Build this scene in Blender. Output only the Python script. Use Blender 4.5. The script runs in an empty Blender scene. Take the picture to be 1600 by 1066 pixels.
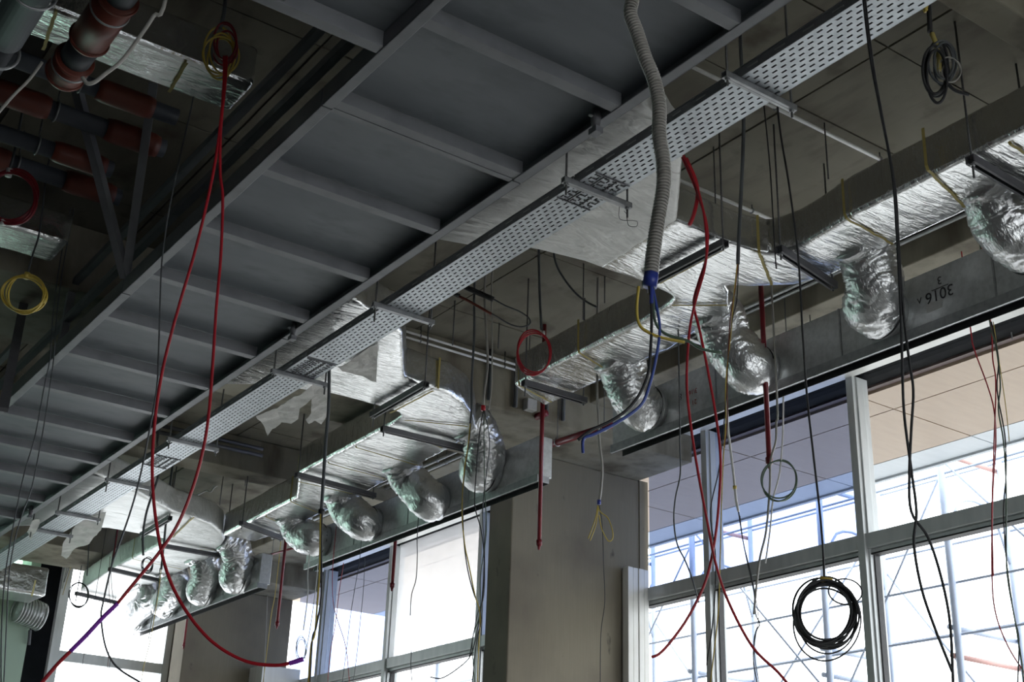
import bpy, bmesh, math, random
from mathutils import Vector, Matrix, noise
random.seed(7)
S = bpy.context.scene
COL = S.collection
# ---------------------------------------------------------------- camera, sky, exposure
F_PX = 2043.24
RW = ((0.81321572, 0.25623967, 0.52251451), (-0.58103901, 0.30693616, 0.75377971), (0.03276967, -0.91658683, 0.39849056))
CH = 1.6                                   # eye height
cd = bpy.data.cameras.new('camera'); cam = bpy.data.objects.new('camera', cd); COL.objects.link(cam)
cd.sensor_width = 36; cd.lens = F_PX / 1600 * 36; cd.clip_end = 300; cd.clip_start = .05
right = Vector([r[0] for r in RW]); down = Vector([r[1] for r in RW]); fwd = Vector([r[2] for r in RW])
m = Matrix((right, -down, -fwd)).transposed().to_4x4(); m.translation = (0, 0, CH)
cam.matrix_world = m
S.camera = cam
w = bpy.data.worlds.new('sky'); S.world = w; w.use_nodes = True
bg = w.node_tree.nodes['Background']; bg.inputs[0].default_value = (.93, .96, 1, 1); bg.inputs[1].default_value = 5.0
S.view_settings.view_transform = 'Standard'; S.view_settings.look = 'None'
S.view_settings.exposure = 0.0; S.view_settings.gamma = 1; S.view_settings.use_curve_mapping = False
S.cycles.max_bounces = 10; S.cycles.diffuse_bounces = 5; S.cycles.glossy_bounces = 4; S.cycles.transparent_max_bounces = 12
S.cycles.use_denoising = True; S.cycles.sample_clamp_indirect = 6
def portal(loc, sx, sy, rot):
    l = bpy.data.lights.new('window_portal', 'AREA'); l.shape = 'RECTANGLE'; l.size = sx; l.size_y = sy; l.cycles.is_portal = True
    o = bpy.data.objects.new('window_portal', l); o.location = loc; o.rotation_euler = rot; COL.objects.link(o)
portal((8.45, 6.2, 2.9), 5.7, 6.2, (0, math.pi/2, 0))
portal((8.45, 13.1, 2.9), 5.7, 7.2, (0, math.pi/2, 0))
portal((5.85, 17.75, 3.6), 1.6, 4.6, (-math.pi/2, 0, 0))
portal((1.05, 17.85, 3.9), 3.9, 2.5, (-math.pi/2, 0, 0))
portal((3.2, -7.4, 2.3), 8.4, 4.6, (math.pi/2, 0, 0))

def ray(px, py):
    a = (px-800, py-533, F_PX)
    return Vector([sum(RW[i][j]*a[j] for j in range(3)) for i in range(3)])
HX, HY = .5697, .8218
def at(px, py, **k):
    """world point on the plane X=, Y=, Z= (Z above the eye) or at horizontal distance D ahead"""
    r = ray(px, py); (n, v), = k.items()
    t = v / {'X': r.x, 'Y': r.y, 'Z': r.z, 'D': r.x*HX + r.y*HY}[n]
    p = r*t; p.z += CH
    return p
def W(x, y, z): return Vector((x, y, z+CH))
SLAB = 4.35
# ---------------------------------------------------------------- materials
def mat(name, col, rough=.6, metal=0, bump=None, var=None, coords='Object', spec=.5):
    m = bpy.data.materials.new(name); m.use_nodes = True; nt = m.node_tree; b = nt.nodes['Principled BSDF']
    b.inputs['Base Color'].default_value = (*col, 1); b.inputs['Roughness'].default_value = rough; b.inputs['Metallic'].default_value = metal
    b.inputs['Specular IOR Level'].default_value = spec
    tc = nt.nodes.new('ShaderNodeTexCoord'); out = tc.outputs[coords]
    def nz(scale, vec=(1, 1, 1), detail=4, dist=0):
        mp = nt.nodes.new('ShaderNodeMapping'); mp.inputs['Scale'].default_value = vec; nt.links.new(out, mp.inputs[0])
        n = nt.nodes.new('ShaderNodeTexNoise'); n.inputs['Scale'].default_value = scale; n.inputs['Detail'].default_value = detail
        n.inputs['Distortion'].default_value = dist
        nt.links.new(mp.outputs[0], n.inputs['Vector']); return n
    if var:   # (scale, vec, colour2, lo, hi)
        cur = None
        for (sc, vec, c2, lo, hi) in var:
            n = nz(sc, vec, 6); r = nt.nodes.new('ShaderNodeValToRGB'); r.color_ramp.elements[0].position = lo; r.color_ramp.elements[1].position = hi
            nt.links.new(n.outputs[0], r.inputs[0])
            mx = nt.nodes.new('ShaderNodeMix'); mx.data_type = 'RGBA'; nt.links.new(r.outputs[0], mx.inputs[0])
            if cur: nt.links.new(cur, mx.inputs[6])
            else: mx.inputs[6].default_value = (*col, 1)
            mx.inputs[7].default_value = (*c2, 1); cur = mx.outputs[2]
        nt.links.new(cur, b.inputs['Base Color'])
    if bump:  # list of (scale, vec, strength, distance)
        prev = None
        for (sc, vec, st, di) in bump:
            n = nz(sc, vec, 3, .6); bp = nt.nodes.new('ShaderNodeBump'); bp.inputs['Strength'].default_value = st; bp.inputs['Distance'].default_value = di
            nt.links.new(n.outputs[0], bp.inputs['Height'])
            if prev: nt.links.new(prev, bp.inputs['Normal'])
            prev = bp.outputs[0]
        nt.links.new(prev, b.inputs['Normal'])
    return m
def M_(n): return MT[n]
MT = {}
MT['slab'] = mat('cast_concrete', (.175, .162, .12), .9, bump=[(9, (1, 1, 1), .3, .01)], var=[(1.1, (1, 1.4, 1), (.24, .225, .175), .35, .7), (7, (1, .3, 1), (.15, .13, .10), .50, .72), (2.6, (1, 1, 1), (.10, .085, .06), .56, .70)])
MT['seam'] = mat('dark_joint_stain', (.06, .05, .04), .95)
MT['column'] = mat('column_concrete', (.20, .178, .13), .85, bump=[(60, (1, 1, .05), .15, .004)], var=[(60, (1, 1, .05), (.215, .192, .142), .4, .8), (1.6, (1, 1, .8), (.145, .125, .095), .45, .7), (7, (1, 1, .5), (.08, .07, .055), .68, .76)])
MT['beam'] = mat('beam_concrete', (.25, .23, .175), .9, bump=[(12, (1, 1, 1), .3, .01)], var=[(4, (1, 1, .25), (.12, .10, .07), .45, .68), (1.5, (1, 1, 1), (.36, .34, .28), .5, .8)])
MT['green_lit_wall'] = mat('green_lit_concrete', (.40, .52, .42), .8, var=[(2, (1, 1, .15), (.20, .20, .12), .52, .72)])  # green light put into the base colour; the darker streaks are stains
MT['plain'] = mat('grey_render', (.10, .097, .09), .9, var=[(1.5, (1, 1, 1), (.075, .07, .065), .4, .7)])
MT['floor'] = mat('dusty_concrete_floor', (.27, .265, .25), .7, var=[(.8, (1, 1, 1), (.20, .195, .18), .4, .7)])
MT['membrane'] = mat('dark_bounce_cut', (.05, .05, .05), .8, var=[(.8, (1, 1, 1), (.07, .068, .065), .4, .7)])  # dark colour of the added inner floor half, keeps bounce light down
MT['ground'] = mat('pale_site_ground', (.55, .54, .52), .9, var=[(.5, (1, 1, 1), (.45, .44, .42), .4, .7)])
MT['deck'] = mat('grey_sprayed_sheet', (.135, .15, .17), .55, var=[(1.3, (.7, 2.2, 1), (.20, .215, .235), .35, .75), (5, (1, 2, 1), (.12, .135, .15), .5, .8)], bump=[(2, (1, 1, 1), .08, .02)])
MT['steel_paint'] = mat('grey_primer_steel', (.19, .195, .21), .5, var=[(6, (1, 1, 1), (.15, .155, .17), .45, .7)])
MT['dark_steel'] = mat('dark_steel', (.10, .10, .11), .5, var=[(6, (1, 1, 1), (.07, .07, .075), .45, .7)])
MT['tray'] = mat('galvanised_tray', (.56, .60, .63), .42, .55, var=[(14, (1, 1, 1), (.46, .50, .53), .4, .7)])
MT['galv'] = mat('galvanised_sheet', (.62, .64, .64), .36, .65, var=[(30, (1, 1, 1), (.52, .54, .54), .4, .65)], bump=[(3, (1, 1, 1), .12, .02), (25, (1, 1, 1), .04, .01)])
MT['zinc'] = mat('zinc_channel', (.40, .41, .42), .4, .6, var=[(20, (1, 1, 1), (.3, .31, .32), .4, .7)])
MT['foil'] = mat('foil_wrap', (.82, .83, .83), .24, 1.0, bump=[(2.2, (1, 3.5, 1.5), .38, .05), (9, (1, 4.5, 1), .5, .015), (42, (1, 3, 1), .4, .004)], var=[(3, (1, 1, 1), (.74, .75, .75), .4, .7)])
MT['foil_dull'] = mat('dusty_foil_wrap', (.76, .77, .76), .46, .75, bump=[(2.2, (1, 3.5, 1.5), .5, .05), (9, (1, 4.5, 1), .6, .015), (42, (1, 3, 1), .5, .004)], var=[(3, (1, 1, 1), (.66, .67, .66), .4, .7)])
MT['foil_flex'] = mat('foil_hose', (.80, .81, .82), .30, .95, bump=[(22, (1, 2, 1), .6, .012), (70, (1, 2.5, 1), .5, .004)], var=[(6, (1, 1, 1), (.66, .66, .67), .4, .7)])
MT['tape'] = mat('yellow_tape', (.44, .36, .12), .6, var=[(60, (1, 1, 1), (.42, .34, .10), .4, .6)])
MT['black'] = mat('black_rubber', (.018, .018, .02), .55, var=[(20, (1, 1, 1), (.03, .03, .032), .4, .7)])
MT['black_slot'] = mat('black_metal_slot', (.006, .007, .008), .8, spec=.05, var=[(8, (1, 1, 1), (.009, .010, .012), .4, .7)])
MT['rod'] = mat('threaded_rod_steel', (.09, .09, .09), .5, .3, var=[(300, (.1, .1, 1), (.13, .13, .13), .4, .6)])
MT['red_cable'] = mat('red_cable', (.42, .012, .022), .38, var=[(8, (1, 1, 1), (.36, .01, .02), .4, .6)])
MT['purple_cable'] = mat('purple_cable', (.22, .03, .42), .4, var=[(8, (1, 1, 1), (.26, .04, .45), .4, .6)])
MT['red_pipe'] = mat('red_painted_pipe', (.20, .012, .02), .35, var=[(8, (1, 1, 1), (.16, .01, .018), .4, .6)])
MT['grey_conduit'] = mat('grey_plastic_conduit', (.36, .345, .315), .4, var=[(8, (1, 1, 1), (.31, .30, .27), .4, .6)])
MT['dark_conduit'] = mat('dark_grey_conduit', (.085, .095, .10), .5, var=[(8, (1, 1, 1), (.07, .075, .08), .4, .6)])
MT['white_conduit'] = mat('white_conduit', (.75, .75, .73), .4, var=[(8, (1, 1, 1), (.65, .65, .63), .4, .6)])
MT['blue'] = mat('blue_tape', (.03, .05, .28), .4, var=[(8, (1, 1, 1), (.04, .06, .33), .4, .6)])
MT['blue_cable'] = mat('blue_cable', (.04, .07, .30), .4, var=[(8, (1, 1, 1), (.05, .09, .33), .4, .6)])
MT['green_cable'] = mat('green_cable', (.07, .11, .08), .45, var=[(8, (1, 1, 1), (.09, .14, .09), .4, .6)])
MT['yellow_cable'] = mat('yellow_cable', (.52, .38, .06), .45, var=[(8, (1, 1, 1), (.6, .46, .1), .4, .6)])
MT['orange_pipe'] = mat('orange_plastic', (.17, .035, .02), .5, var=[(5, (1, 1, 1), (.13, .03, .018), .4, .6)])
MT['grey_pipe'] = mat('slate_plastic_pipe', (.05, .056, .068), .65, var=[(5, (1, 1, 1), (.04, .045, .055), .4, .6)])
MT['paper'] = mat('torn_grey_membrane', (.60, .59, .56), .85, var=[(5, (1, 1, 1), (.50, .49, .47), .4, .7)], bump=[(10, (1, 1, 1), .4, .02)])
MT['alu'] = mat('window_aluminium', (.60, .62, .62), .45, .25, var=[(9, (1, 1, .2), (.50, .53, .53), .4, .7)])
MT['alu_white'] = mat('white_profile', (.78, .78, .75), .3, var=[(3, (1, 1, .5), (.66, .65, .60), .4, .7)])
MT['beige'] = mat('beige_composite_panel', (.42, .315, .225), .45, var=[(3, (1, 6, 1), (.39, .29, .205), .4, .7)])
MT['pale_panel'] = mat('pale_composite_panel', (.58, .62, .65), .45, var=[(3, (1, 6, 1), (.54, .58, .61), .4, .7)])
MT['scaffold'] = mat('galvanised_scaffold', (.42, .48, .60), .5, .1, var=[(6, (1, 1, 1), (.36, .42, .54), .4, .7)])
MT['rust_scaffold'] = mat('red_oxide_scaffold', (.50, .27, .24), .5, var=[(6, (1, 1, 1), (.46, .3, .27), .4, .7)])
MT['brown_trim'] = mat('brown_trim', (.09, .05, .045), .5, var=[(9, (1, 1, 1), (.07, .04, .035), .4, .7)])
MT['cloth'] = mat('foil_faced_cloth', (.62, .62, .60), .55, .35, bump=[(3, (1, 3, 1), .8, .05), (16, (1, 3, 1), .4, .01)], var=[(2, (1, 1, 1), (.54, .54, .52), .4, .7)])
MT['slab_shaded'] = mat('shaded_slab_concrete', (.045, .042, .035), .9, var=[(2, (1, 1, 1), (.07, .065, .055), .4, .7)])  # same cast slab, the shade of the inner ceiling put into its colour
MT['ink'] = mat('black_marker_ink', (.03, .03, .035), .6, var=[(40, (1, 1, 1), (.06, .06, .06), .4, .7)])
MT['red_ink'] = mat('red_marker_ink', (.35, .03, .03), .6, var=[(40, (1, 1, 1), (.28, .03, .03), .4, .7)])
MT['white_label'] = mat('white_sticker', (.55, .55, .54), .5, var=[(40, (1, 1, 1), (.5, .5, .49), .4, .7)])
def glass(name, tint, milkiness=0.0):
    m = bpy.data.materials.new(name); m.use_nodes = True; nt = m.node_tree; nt.nodes.clear()
    o = nt.nodes.new('ShaderNodeOutputMaterial'); t = nt.nodes.new('ShaderNodeBsdfTransparent'); t.inputs[0].default_value = (*tint, 1)
    g = nt.nodes.new('ShaderNodeBsdfGlossy'); g.inputs['Roughness'].default_value = .03
    fr = nt.nodes.new('ShaderNodeFresnel'); fr.inputs[0].default_value = 1.25
    ge = nt.nodes.new('ShaderNodeNewGeometry'); ma = nt.nodes.new('ShaderNodeMath'); ma.operation = 'SUBTRACT'; ma.inputs[0].default_value = 1; nt.links.new(ge.outputs['Backfacing'], ma.inputs[1])
    mb_ = nt.nodes.new('ShaderNodeMath'); mb_.operation = 'MULTIPLY'; nt.links.new(fr.outputs[0], mb_.inputs[0]); nt.links.new(ma.outputs[0], mb_.inputs[1])
    mx = nt.nodes.new('ShaderNodeMixShader'); nt.links.new(mb_.outputs[0], mx.inputs[0]); nt.links.new(t.outputs[0], mx.inputs[1]); nt.links.new(g.outputs[0], mx.inputs[2])
    last = mx
    if milkiness:
        tr = nt.nodes.new('ShaderNodeBsdfTranslucent'); tr.inputs[0].default_value = (.9, .9, .9, 1)
        n = nt.nodes.new('ShaderNodeTexNoise'); n.inputs['Scale'].default_value = 3
        mp = nt.nodes.new('ShaderNodeMapRange'); mp.inputs[3].default_value = milkiness*.8; mp.inputs[4].default_value = milkiness*1.2; nt.links.new(n.outputs[0], mp.inputs[0])
        m2 = nt.nodes.new('ShaderNodeMixShader'); nt.links.new(mp.outputs[0], m2.inputs[0]); nt.links.new(mx.outputs[0], m2.inputs[1]); nt.links.new(tr.outputs[0], m2.inputs[2]); last = m2
    nt.links.new(last.outputs[0], o.inputs[0]); return m
MT['glass_clear'] = glass('clear_glass', (.97, .98, .98))
MT['glass_tint'] = glass('blue_grey_glass', (.60, .66, .80))
MT['glass_milky'] = glass('milky_glass', (.93, .95, .97), .3)  # pane whitened by an uneven translucent mix
MT['glass_green'] = glass('green_glass', (.74, .90, .81))

# ---------------------------------------------------------------- geometry helpers
class MB:
    def __init__(s): s.v = []; s.f = []
    def add(s, vs, fs):
        n = len(s.v); s.v += [Vector(v) for v in vs]; s.f += [tuple(i+n for i in f) for f in fs]; return s
    def box(s, a, b):
        x0, y0, z0 = a; x1, y1, z1 = b
        return s.add([(x0, y0, z0), (x1, y0, z0), (x1, y1, z0), (x0, y1, z0), (x0, y0, z1), (x1, y0, z1), (x1, y1, z1), (x0, y1, z1)],
                     [(0, 3, 2, 1), (4, 5, 6, 7), (0, 1, 5, 4), (1, 2, 6, 5), (2, 3, 7, 6), (3, 0, 4, 7)])
    def bar(s, a, b, w_, h, up=(0, 0, 1)):
        a = Vector(a); b = Vector(b); d = (b-a).normalized(); up = Vector(up)
        if abs(d.dot(up)) > .99: up = Vector((1, 0, 0))
        sd = d.cross(up).normalized()*w_/2; u = sd.cross(d).normalized()*h/2
        vs = [p+q for p in (a, b) for q in (-sd-u, sd-u, sd+u, -sd+u)]
        return s.add(vs, [(0, 1, 2, 3), (4, 7, 6, 5), (0, 4, 5, 1), (1, 5, 6, 2), (2, 6, 7, 3), (3, 7, 4, 0)])
    def tube(s, path, r, n=8, cap=True, rf=None):
        P = [Vector(p) for p in path]; k = len(P)
        T = [(P[min(i+1, k-1)]-P[max(i-1, 0)]).normalized() for i in range(k)]
        u = T[0].orthogonal().normalized(); vs = []
        for i in range(k):
            u = (u - T[i]*u.dot(T[i])).normalized(); v = T[i].cross(u)
            for j in range(n):
                a = 2*math.pi*j/n; rr = rf(i, j) if rf else (r if not callable(r) else r(i))
                vs.append(P[i] + (u*math.cos(a)+v*math.sin(a))*rr)
        fs = [(i*n+j, i*n+(j+1) % n, (i+1)*n+(j+1) % n, (i+1)*n+j) for i in range(k-1) for j in range(n)]
        if cap: fs += [tuple(reversed(range(n))), tuple(range((k-1)*n, k*n))]
        return s.add(vs, fs)
    def ring(s, c, ax, R, r, n=28, m_=6):
        c = Vector(c); ax = Vector(ax).normalized(); u = ax.orthogonal().normalized(); v = ax.cross(u)
        vs = []; 
        for i in range(n):
            a = 2*math.pi*i/n; d = u*math.cos(a)+v*math.sin(a)
            for j in range(m_):
                b = 2*math.pi*j/m_; vs.append(c+d*(R+r*math.cos(b))+ax*r*math.sin(b))
        return s.add(vs, [(i*m_+j, ((i+1) % n)*m_+j, ((i+1) % n)*m_+(j+1) % m_, i*m_+(j+1) % m_) for i in range(n) for j in range(m_)])
    def prism(s, plan, z0, z1):
        n = len(plan)
        vs = [(p[0], p[1], z0) for p in plan]+[(p[0], p[1], z1) for p in plan]
        return s.add(vs, [tuple(reversed(range(n))), tuple(range(n, 2*n))]+[(i, (i+1) % n, n+(i+1) % n, n+i) for i in range(n)])
def smooth(P, sub=6, closed=False):
    P = [Vector(p) for p in P]; n = len(P); out = []
    if n < 3 and not closed: return P
    for i in range(n if closed else n-1):
        g = (lambda k: P[k % n]) if closed else (lambda k: P[max(0, min(n-1, k))])
        p0, p1, p2, p3 = g(i-1), g(i), g(i+1), g(i+2)
        for k in range(sub):
            t = k/sub
            out.append(.5*((2*p1)+(p2-p0)*t+(2*p0-5*p1+4*p2-p3)*t*t+(3*p1-p0-3*p2+p3)*t**3))
    if not closed: out.append(P[-1])
    return out
def obj(name, mb, material, parent=None, smooth_=False, bevel=0, recalc=False):
    base = parent.matrix_world.translation.copy() if parent else Vector((0, 0, 0))
    pp = parent
    base = Vector((0, 0, 0))
    while pp: base += pp.location; pp = pp.parent
    me = bpy.data.meshes.new(name)
    me.from_pydata([tuple(v-base) for v in mb.v], [], mb.f)
    me.materials.append(MT[material]); me.update()
    if recalc:
        b = bmesh.new(); b.from_mesh(me); bmesh.ops.recalc_face_normals(b, faces=b.faces); b.to_mesh(me); b.free()
    if smooth_: me.polygons.foreach_set('use_smooth', [True]*len(me.polygons))
    o = bpy.data.objects.new(name, me); COL.objects.link(o); o.parent = parent
    if bevel:
        mo = o.modifiers.new('b', 'BEVEL'); mo.width = bevel; mo.segments = 2; mo.limit_method = 'ANGLE'
    return o
ALL = []
def tag(o, label, cat, group=None, kind=None):
    o['label'] = label; o['category'] = cat
    if group: o['group'] = group
    if kind: o['kind'] = kind
    ALL.append(o); return o
def thing(name, label, cat, loc=(0, 0, 0), group=None, kind=None):
    o = bpy.data.objects.new(name, None); COL.objects.link(o); o.location = loc; o.empty_display_size = .1
    return tag(o, label, cat, group, kind)
def struct(name, loc=(0, 0, 0), label=None):
    o = bpy.data.objects.new(name, None); COL.objects.link(o); o.location = loc; o['kind'] = 'structure'
    if label: o['label'] = label
    return o
def bx(x0, x1, y0, y1, z0, z1): return MB().box((x0, y0, z0+CH), (x1, y1, z1+CH))   # heights above the eye
def sm(name, mb, material, label=None, parent=None, **k):
    o = obj(name, mb, material, parent, **k)
    if not parent: o['kind'] = 'structure'
    if label: o['label'] = label
    return o

# ================================================================ THE SETTING
sm('floor', bx(1.6, 8.3, -7, 17.6, -CH-.2, -CH), 'floor', 'dusty concrete floor of the hall')
sm('floor_bounce_cut', bx(-10, 1.6, -7, 17.6, -CH-.2, -CH+.003), 'membrane', 'unseen dark inner half of the floor, added to cut bounce light')  # dark half added out of view so less light bounces up
sm('ground', bx(8.3, 60, -40, 70, -CH-.35, -CH-.15), 'ground', 'pale open ground outside the glazed front')
# concrete ceiling: core slab with cast panels below, joints left open
ceil = struct('ceiling', W(0, 5, SLAB), 'cast concrete slab with formwork joints')
obj('slab', bx(-10, 8.2, -7, 17.9, SLAB+.012, SLAB+.25), 'seam', ceil)
xs = [-10, -5, -1, 1.3, 2.51, 3.73, 4.95, 6.17, 6.75]
ys = [-7, -3, 0, 1.23, 2.45, 3.67, 4.36] + [4.36+1.22*i for i in range(1, 11)] + [17.6]
for i in range(len(xs)-1):
    for j in range(len(ys)-1):
        if ys[j+1] <= ys[j]: continue
        dz = random.uniform(-.004, .004)
        obj('panel', bx(xs[i]+.006, xs[i+1]-.006, ys[j]+.006, ys[j+1]-.006, SLAB+dz, SLAB+.02), 'slab' if xs[i] > 1.2 else 'slab_shaded', ceil)
sm('beam_1', bx(-10, 8.0, 8.53, 9.75, 3.86, SLAB), 'beam', 'deep stained cross beam meeting the big column', bevel=.01)
sm('beam_2', bx(-10, 7.0, 12.0, 12.35, 4.0, SLAB), 'beam', 'shallower cross beam beyond the deep one', bevel=.01)
sm('beam_3', bx(-10, 8.0, 15.9, 17.0, 3.86, SLAB), 'beam', 'deep cross beam at the far column', bevel=.01)
sm('beam_4', bx(2.6, 7.0, 2.84, 3.02, 4.03, SLAB), 'beam', 'narrow cross beam at the top edge of the view', bevel=.01)
sm('beam_5', bx(6.78, 8.05, -7, 17.6, 4.15, SLAB), 'beam', 'edge beam above the glazed front', bevel=.01)
sm('column_1', bx(6.5, 8.0, 9.28, 9.64, -CH, 3.86), 'column', 'wide concrete blade column with dark stains', bevel=.012)
sm('column_2', bx(6.5, 8.0, 16.68, 17.1, -CH, 3.86), 'column', 'far concrete blade column beside the far window', bevel=.012)
sm('wall_left', bx(-10.2, -10, -7, 17.6, -CH, SLAB), 'plain')
sm('wall_light_block', bx(8.0, 8.3, -7, 3.1, -CH, SLAB), 'plain')  # solid unseen stretch, put in to keep light off the near end
sm('wall_near', MB().box((-10, -7.2, 0), (-1, -7, SLAB+CH)).box((7.4, -7.2, 0), (8.2, -7, SLAB+CH)).box((-1, -7.2, 4.6), (7.4, -7, SLAB+CH)), 'plain')
w5 = struct('window_added_near', W(3.2, -7.1, -CH), 'wide glazed opening added unseen behind the viewer for fill light')  # unseen opening, put in to light the cables from behind the camera
obj('pane', bx(-1, 7.4, -7.11, -7.10, -CH, 3.0), 'glass_clear', w5)
for x in (-1, 1.05, 3.15, 5.25, 7.33): obj('mullion', bx(x, x+.07, -7.16, -7.04, -CH, 3.0), 'alu', w5)
sm('ground_near', bx(-20, 8.3, -40, -7.2, -CH-.35, -CH-.15), 'ground')
# far wall: pier with green light put into its colour, opening for the far window
fw = struct('wall_far', W(0, 17.6, -CH))
obj('pier', MB().box((3.1, 17.15, 0), (4.62, 17.6, 3.70+CH)).box((4.5, 17.15, 3.70+CH), (4.62, 17.6, SLAB+CH)), 'green_lit_wall', fw)
obj('louvre_glass', bx(3.1, 4.5, 17.58, 17.59, 3.6, SLAB-.02), 'glass_green', fw)
obj('plaster', MB().box((-10, 17.5, 0), (-5, 17.7, SLAB+CH)).box((-5, 17.5, 0), (3.1, 17.7, 2.6)).box((-5, 17.5, 2.6), (-.9, 17.7, SLAB+CH)).box((-.9, 17.5, 5.2), (3.1, 17.7, SLAB+CH)), 'plain', fw)
obj('reveal', bx(4.62, 4.98, 17.45, 17.7, -CH, SLAB), 'black_slot', fw)
obj('lintel', bx(4.98, 6.7, 17.4, 17.7, 4.18, SLAB), 'beam', fw)
obj('return', bx(6.62, 8.2, 17.4, 17.7, -CH, SLAB), 'column', fw)
w4 = struct('window_added_far', W(.15, 17.6, 1), 'unseen green glazed opening added to the far wall for its light')  # out-of-view opening, put in to throw green light on the far duct
obj('pane', bx(-.9, 3.1, 17.58, 17.59, 1, 3.6), 'glass_green', w4)
for x in (-.9, .42, 1.74, 3.03): obj('mullion', bx(x, x+.07, 17.52, 17.66, 1, 3.6), 'alu', w4)

# ---------------- glazing of the facade (front face X = 8)
def facade(name, label, y0, y1, mull, zt, glasses, low='glass_clear'):
    w_ = struct(name, W(8.1, (y0+y1)/2, -CH), label)
    obj('head_frame', bx(7.87, 8.0, y0, y1, 4.12, 4.17), 'alu_white', w_, bevel=.004)
    obj('head_gasket', bx(8.0, 8.30, y0, y1, 4.14, 4.35), 'black_slot', w_)
    obj('drip_trim', bx(8.30, 8.36, y0, y1, 4.12, 4.2), 'brown_trim', w_)
    obj('transom', MB().box((8.0, y0, zt-.065+CH), (8.13, y1, zt+.055+CH)).box((8.04, y0, zt-.1+CH), (8.1, y1, zt-.065+CH)), 'alu', w_, bevel=.006)
    obj('transom_gasket', bx(8.03, 8.12, y0, y1, zt-.112, zt-.1), 'black', w_)
    obj('bottom_frame', bx(8.0, 8.15, y0, y1, -CH, -CH+.1), 'alu', w_)
    for y in mull:
        obj('mullion', MB().box((7.98, y-.035, .0), (8.17, y+.035, 4.13+CH)).box((8.02, y-.05, .0), (8.10, y-.035, 4.12+CH)), 'alu', w_, bevel=.004)
        obj('gasket', bx(8.06, 8.12, y-.062, y-.05, -CH, zt-.1), 'black', w_)
    ed = [y0]+list(mull)+[y1]
    for i in range(len(ed)-1):
        obj('pane', bx(8.085, 8.091, ed[i]+.03, ed[i+1]-.03, zt+.05, 4.14), glasses[i], w_)
        obj('pane', bx(8.085, 8.091, ed[i]+.03, ed[i+1]-.03, -CH+.1, zt-.09), low, w_)
facade('window_1', 'tall aluminium glazing on the near side of the big column', 3.1, 9.27, [4.9, 6.62, 8.36], 2.74,
       ['glass_clear']*2+['glass_tint', 'glass_tint'])
sm('trim_1', bx(7.99, 8.095, 9.27, 9.66, -CH, 3.86), 'column')
facade('window_2', 'tall aluminium glazing between the two columns', 9.65, 16.67, [10.25, 12.0, 14.0, 15.76], 2.675, ['glass_tint', 'glass_tint', 'glass_milky', 'glass_tint', 'glass_tint'])
w3 = struct('window_3', W(5.8, 17.5, -CH), 'far end window beside the green-lit pier')
obj('head_gasket', bx(5.1, 6.55, 17.6, 18.2, 4.13, 4.3), 'black_slot', w3)
Yw = 17.42
obj('head_frame', bx(4.98, 6.62, Yw, Yw+.12, 4.08, 4.18), 'alu', w3)
obj('transom', bx(5.12, 6.52, Yw+.01, Yw+.11, 2.76, 2.89), 'alu', w3)
for x, wd in ((5.0, .12), (6.52, .09)): obj('mullion', bx(x, x+wd, Yw, Yw+.14, -CH, 4.15), 'alu', w3, bevel=.004)
obj('pane', bx(5.12, 6.52, Yw+.06, Yw+.066, 2.89, 4.08), 'glass_clear', w3)
obj('pane', bx(5.12, 6.52, Yw+.06, Yw+.066, -1.5, 2.76), 'glass_clear', w3)
# ---------------- exterior soffit panels
sf = struct('exterior_soffit', W(9.2, 8, 4.1), 'clad underside of the canopy outside the windows')
jx = [8.37, 8.80, 9.87, 10.27]
jy = [-7, -5.2, -3.5, -1.8, 0, 1.7, 3.35, 5.09, 6.83, 8.56, 10.5, 12.3, 14.05, 15.8, 17.75]
yj = at(1500, 676, Z=4.1).y
for i in range(3):
    for j in range(len(jy)-1):
        obj('panel', bx(jx[i]+.007, jx[i+1]-.007, jy[j]+.007, jy[j+1]-.007, 4.1, 4.14), 'pale_panel' if i == 2 else 'beige', sf)
obj('backing', bx(8.37, 10.27, -7, 17.75, 4.165, 4.3), 'black_slot', sf)
obj('fascia', bx(10.27, 10.32, -7, 17.8, 4.08, 4.5), 'pale_panel', sf)

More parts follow.
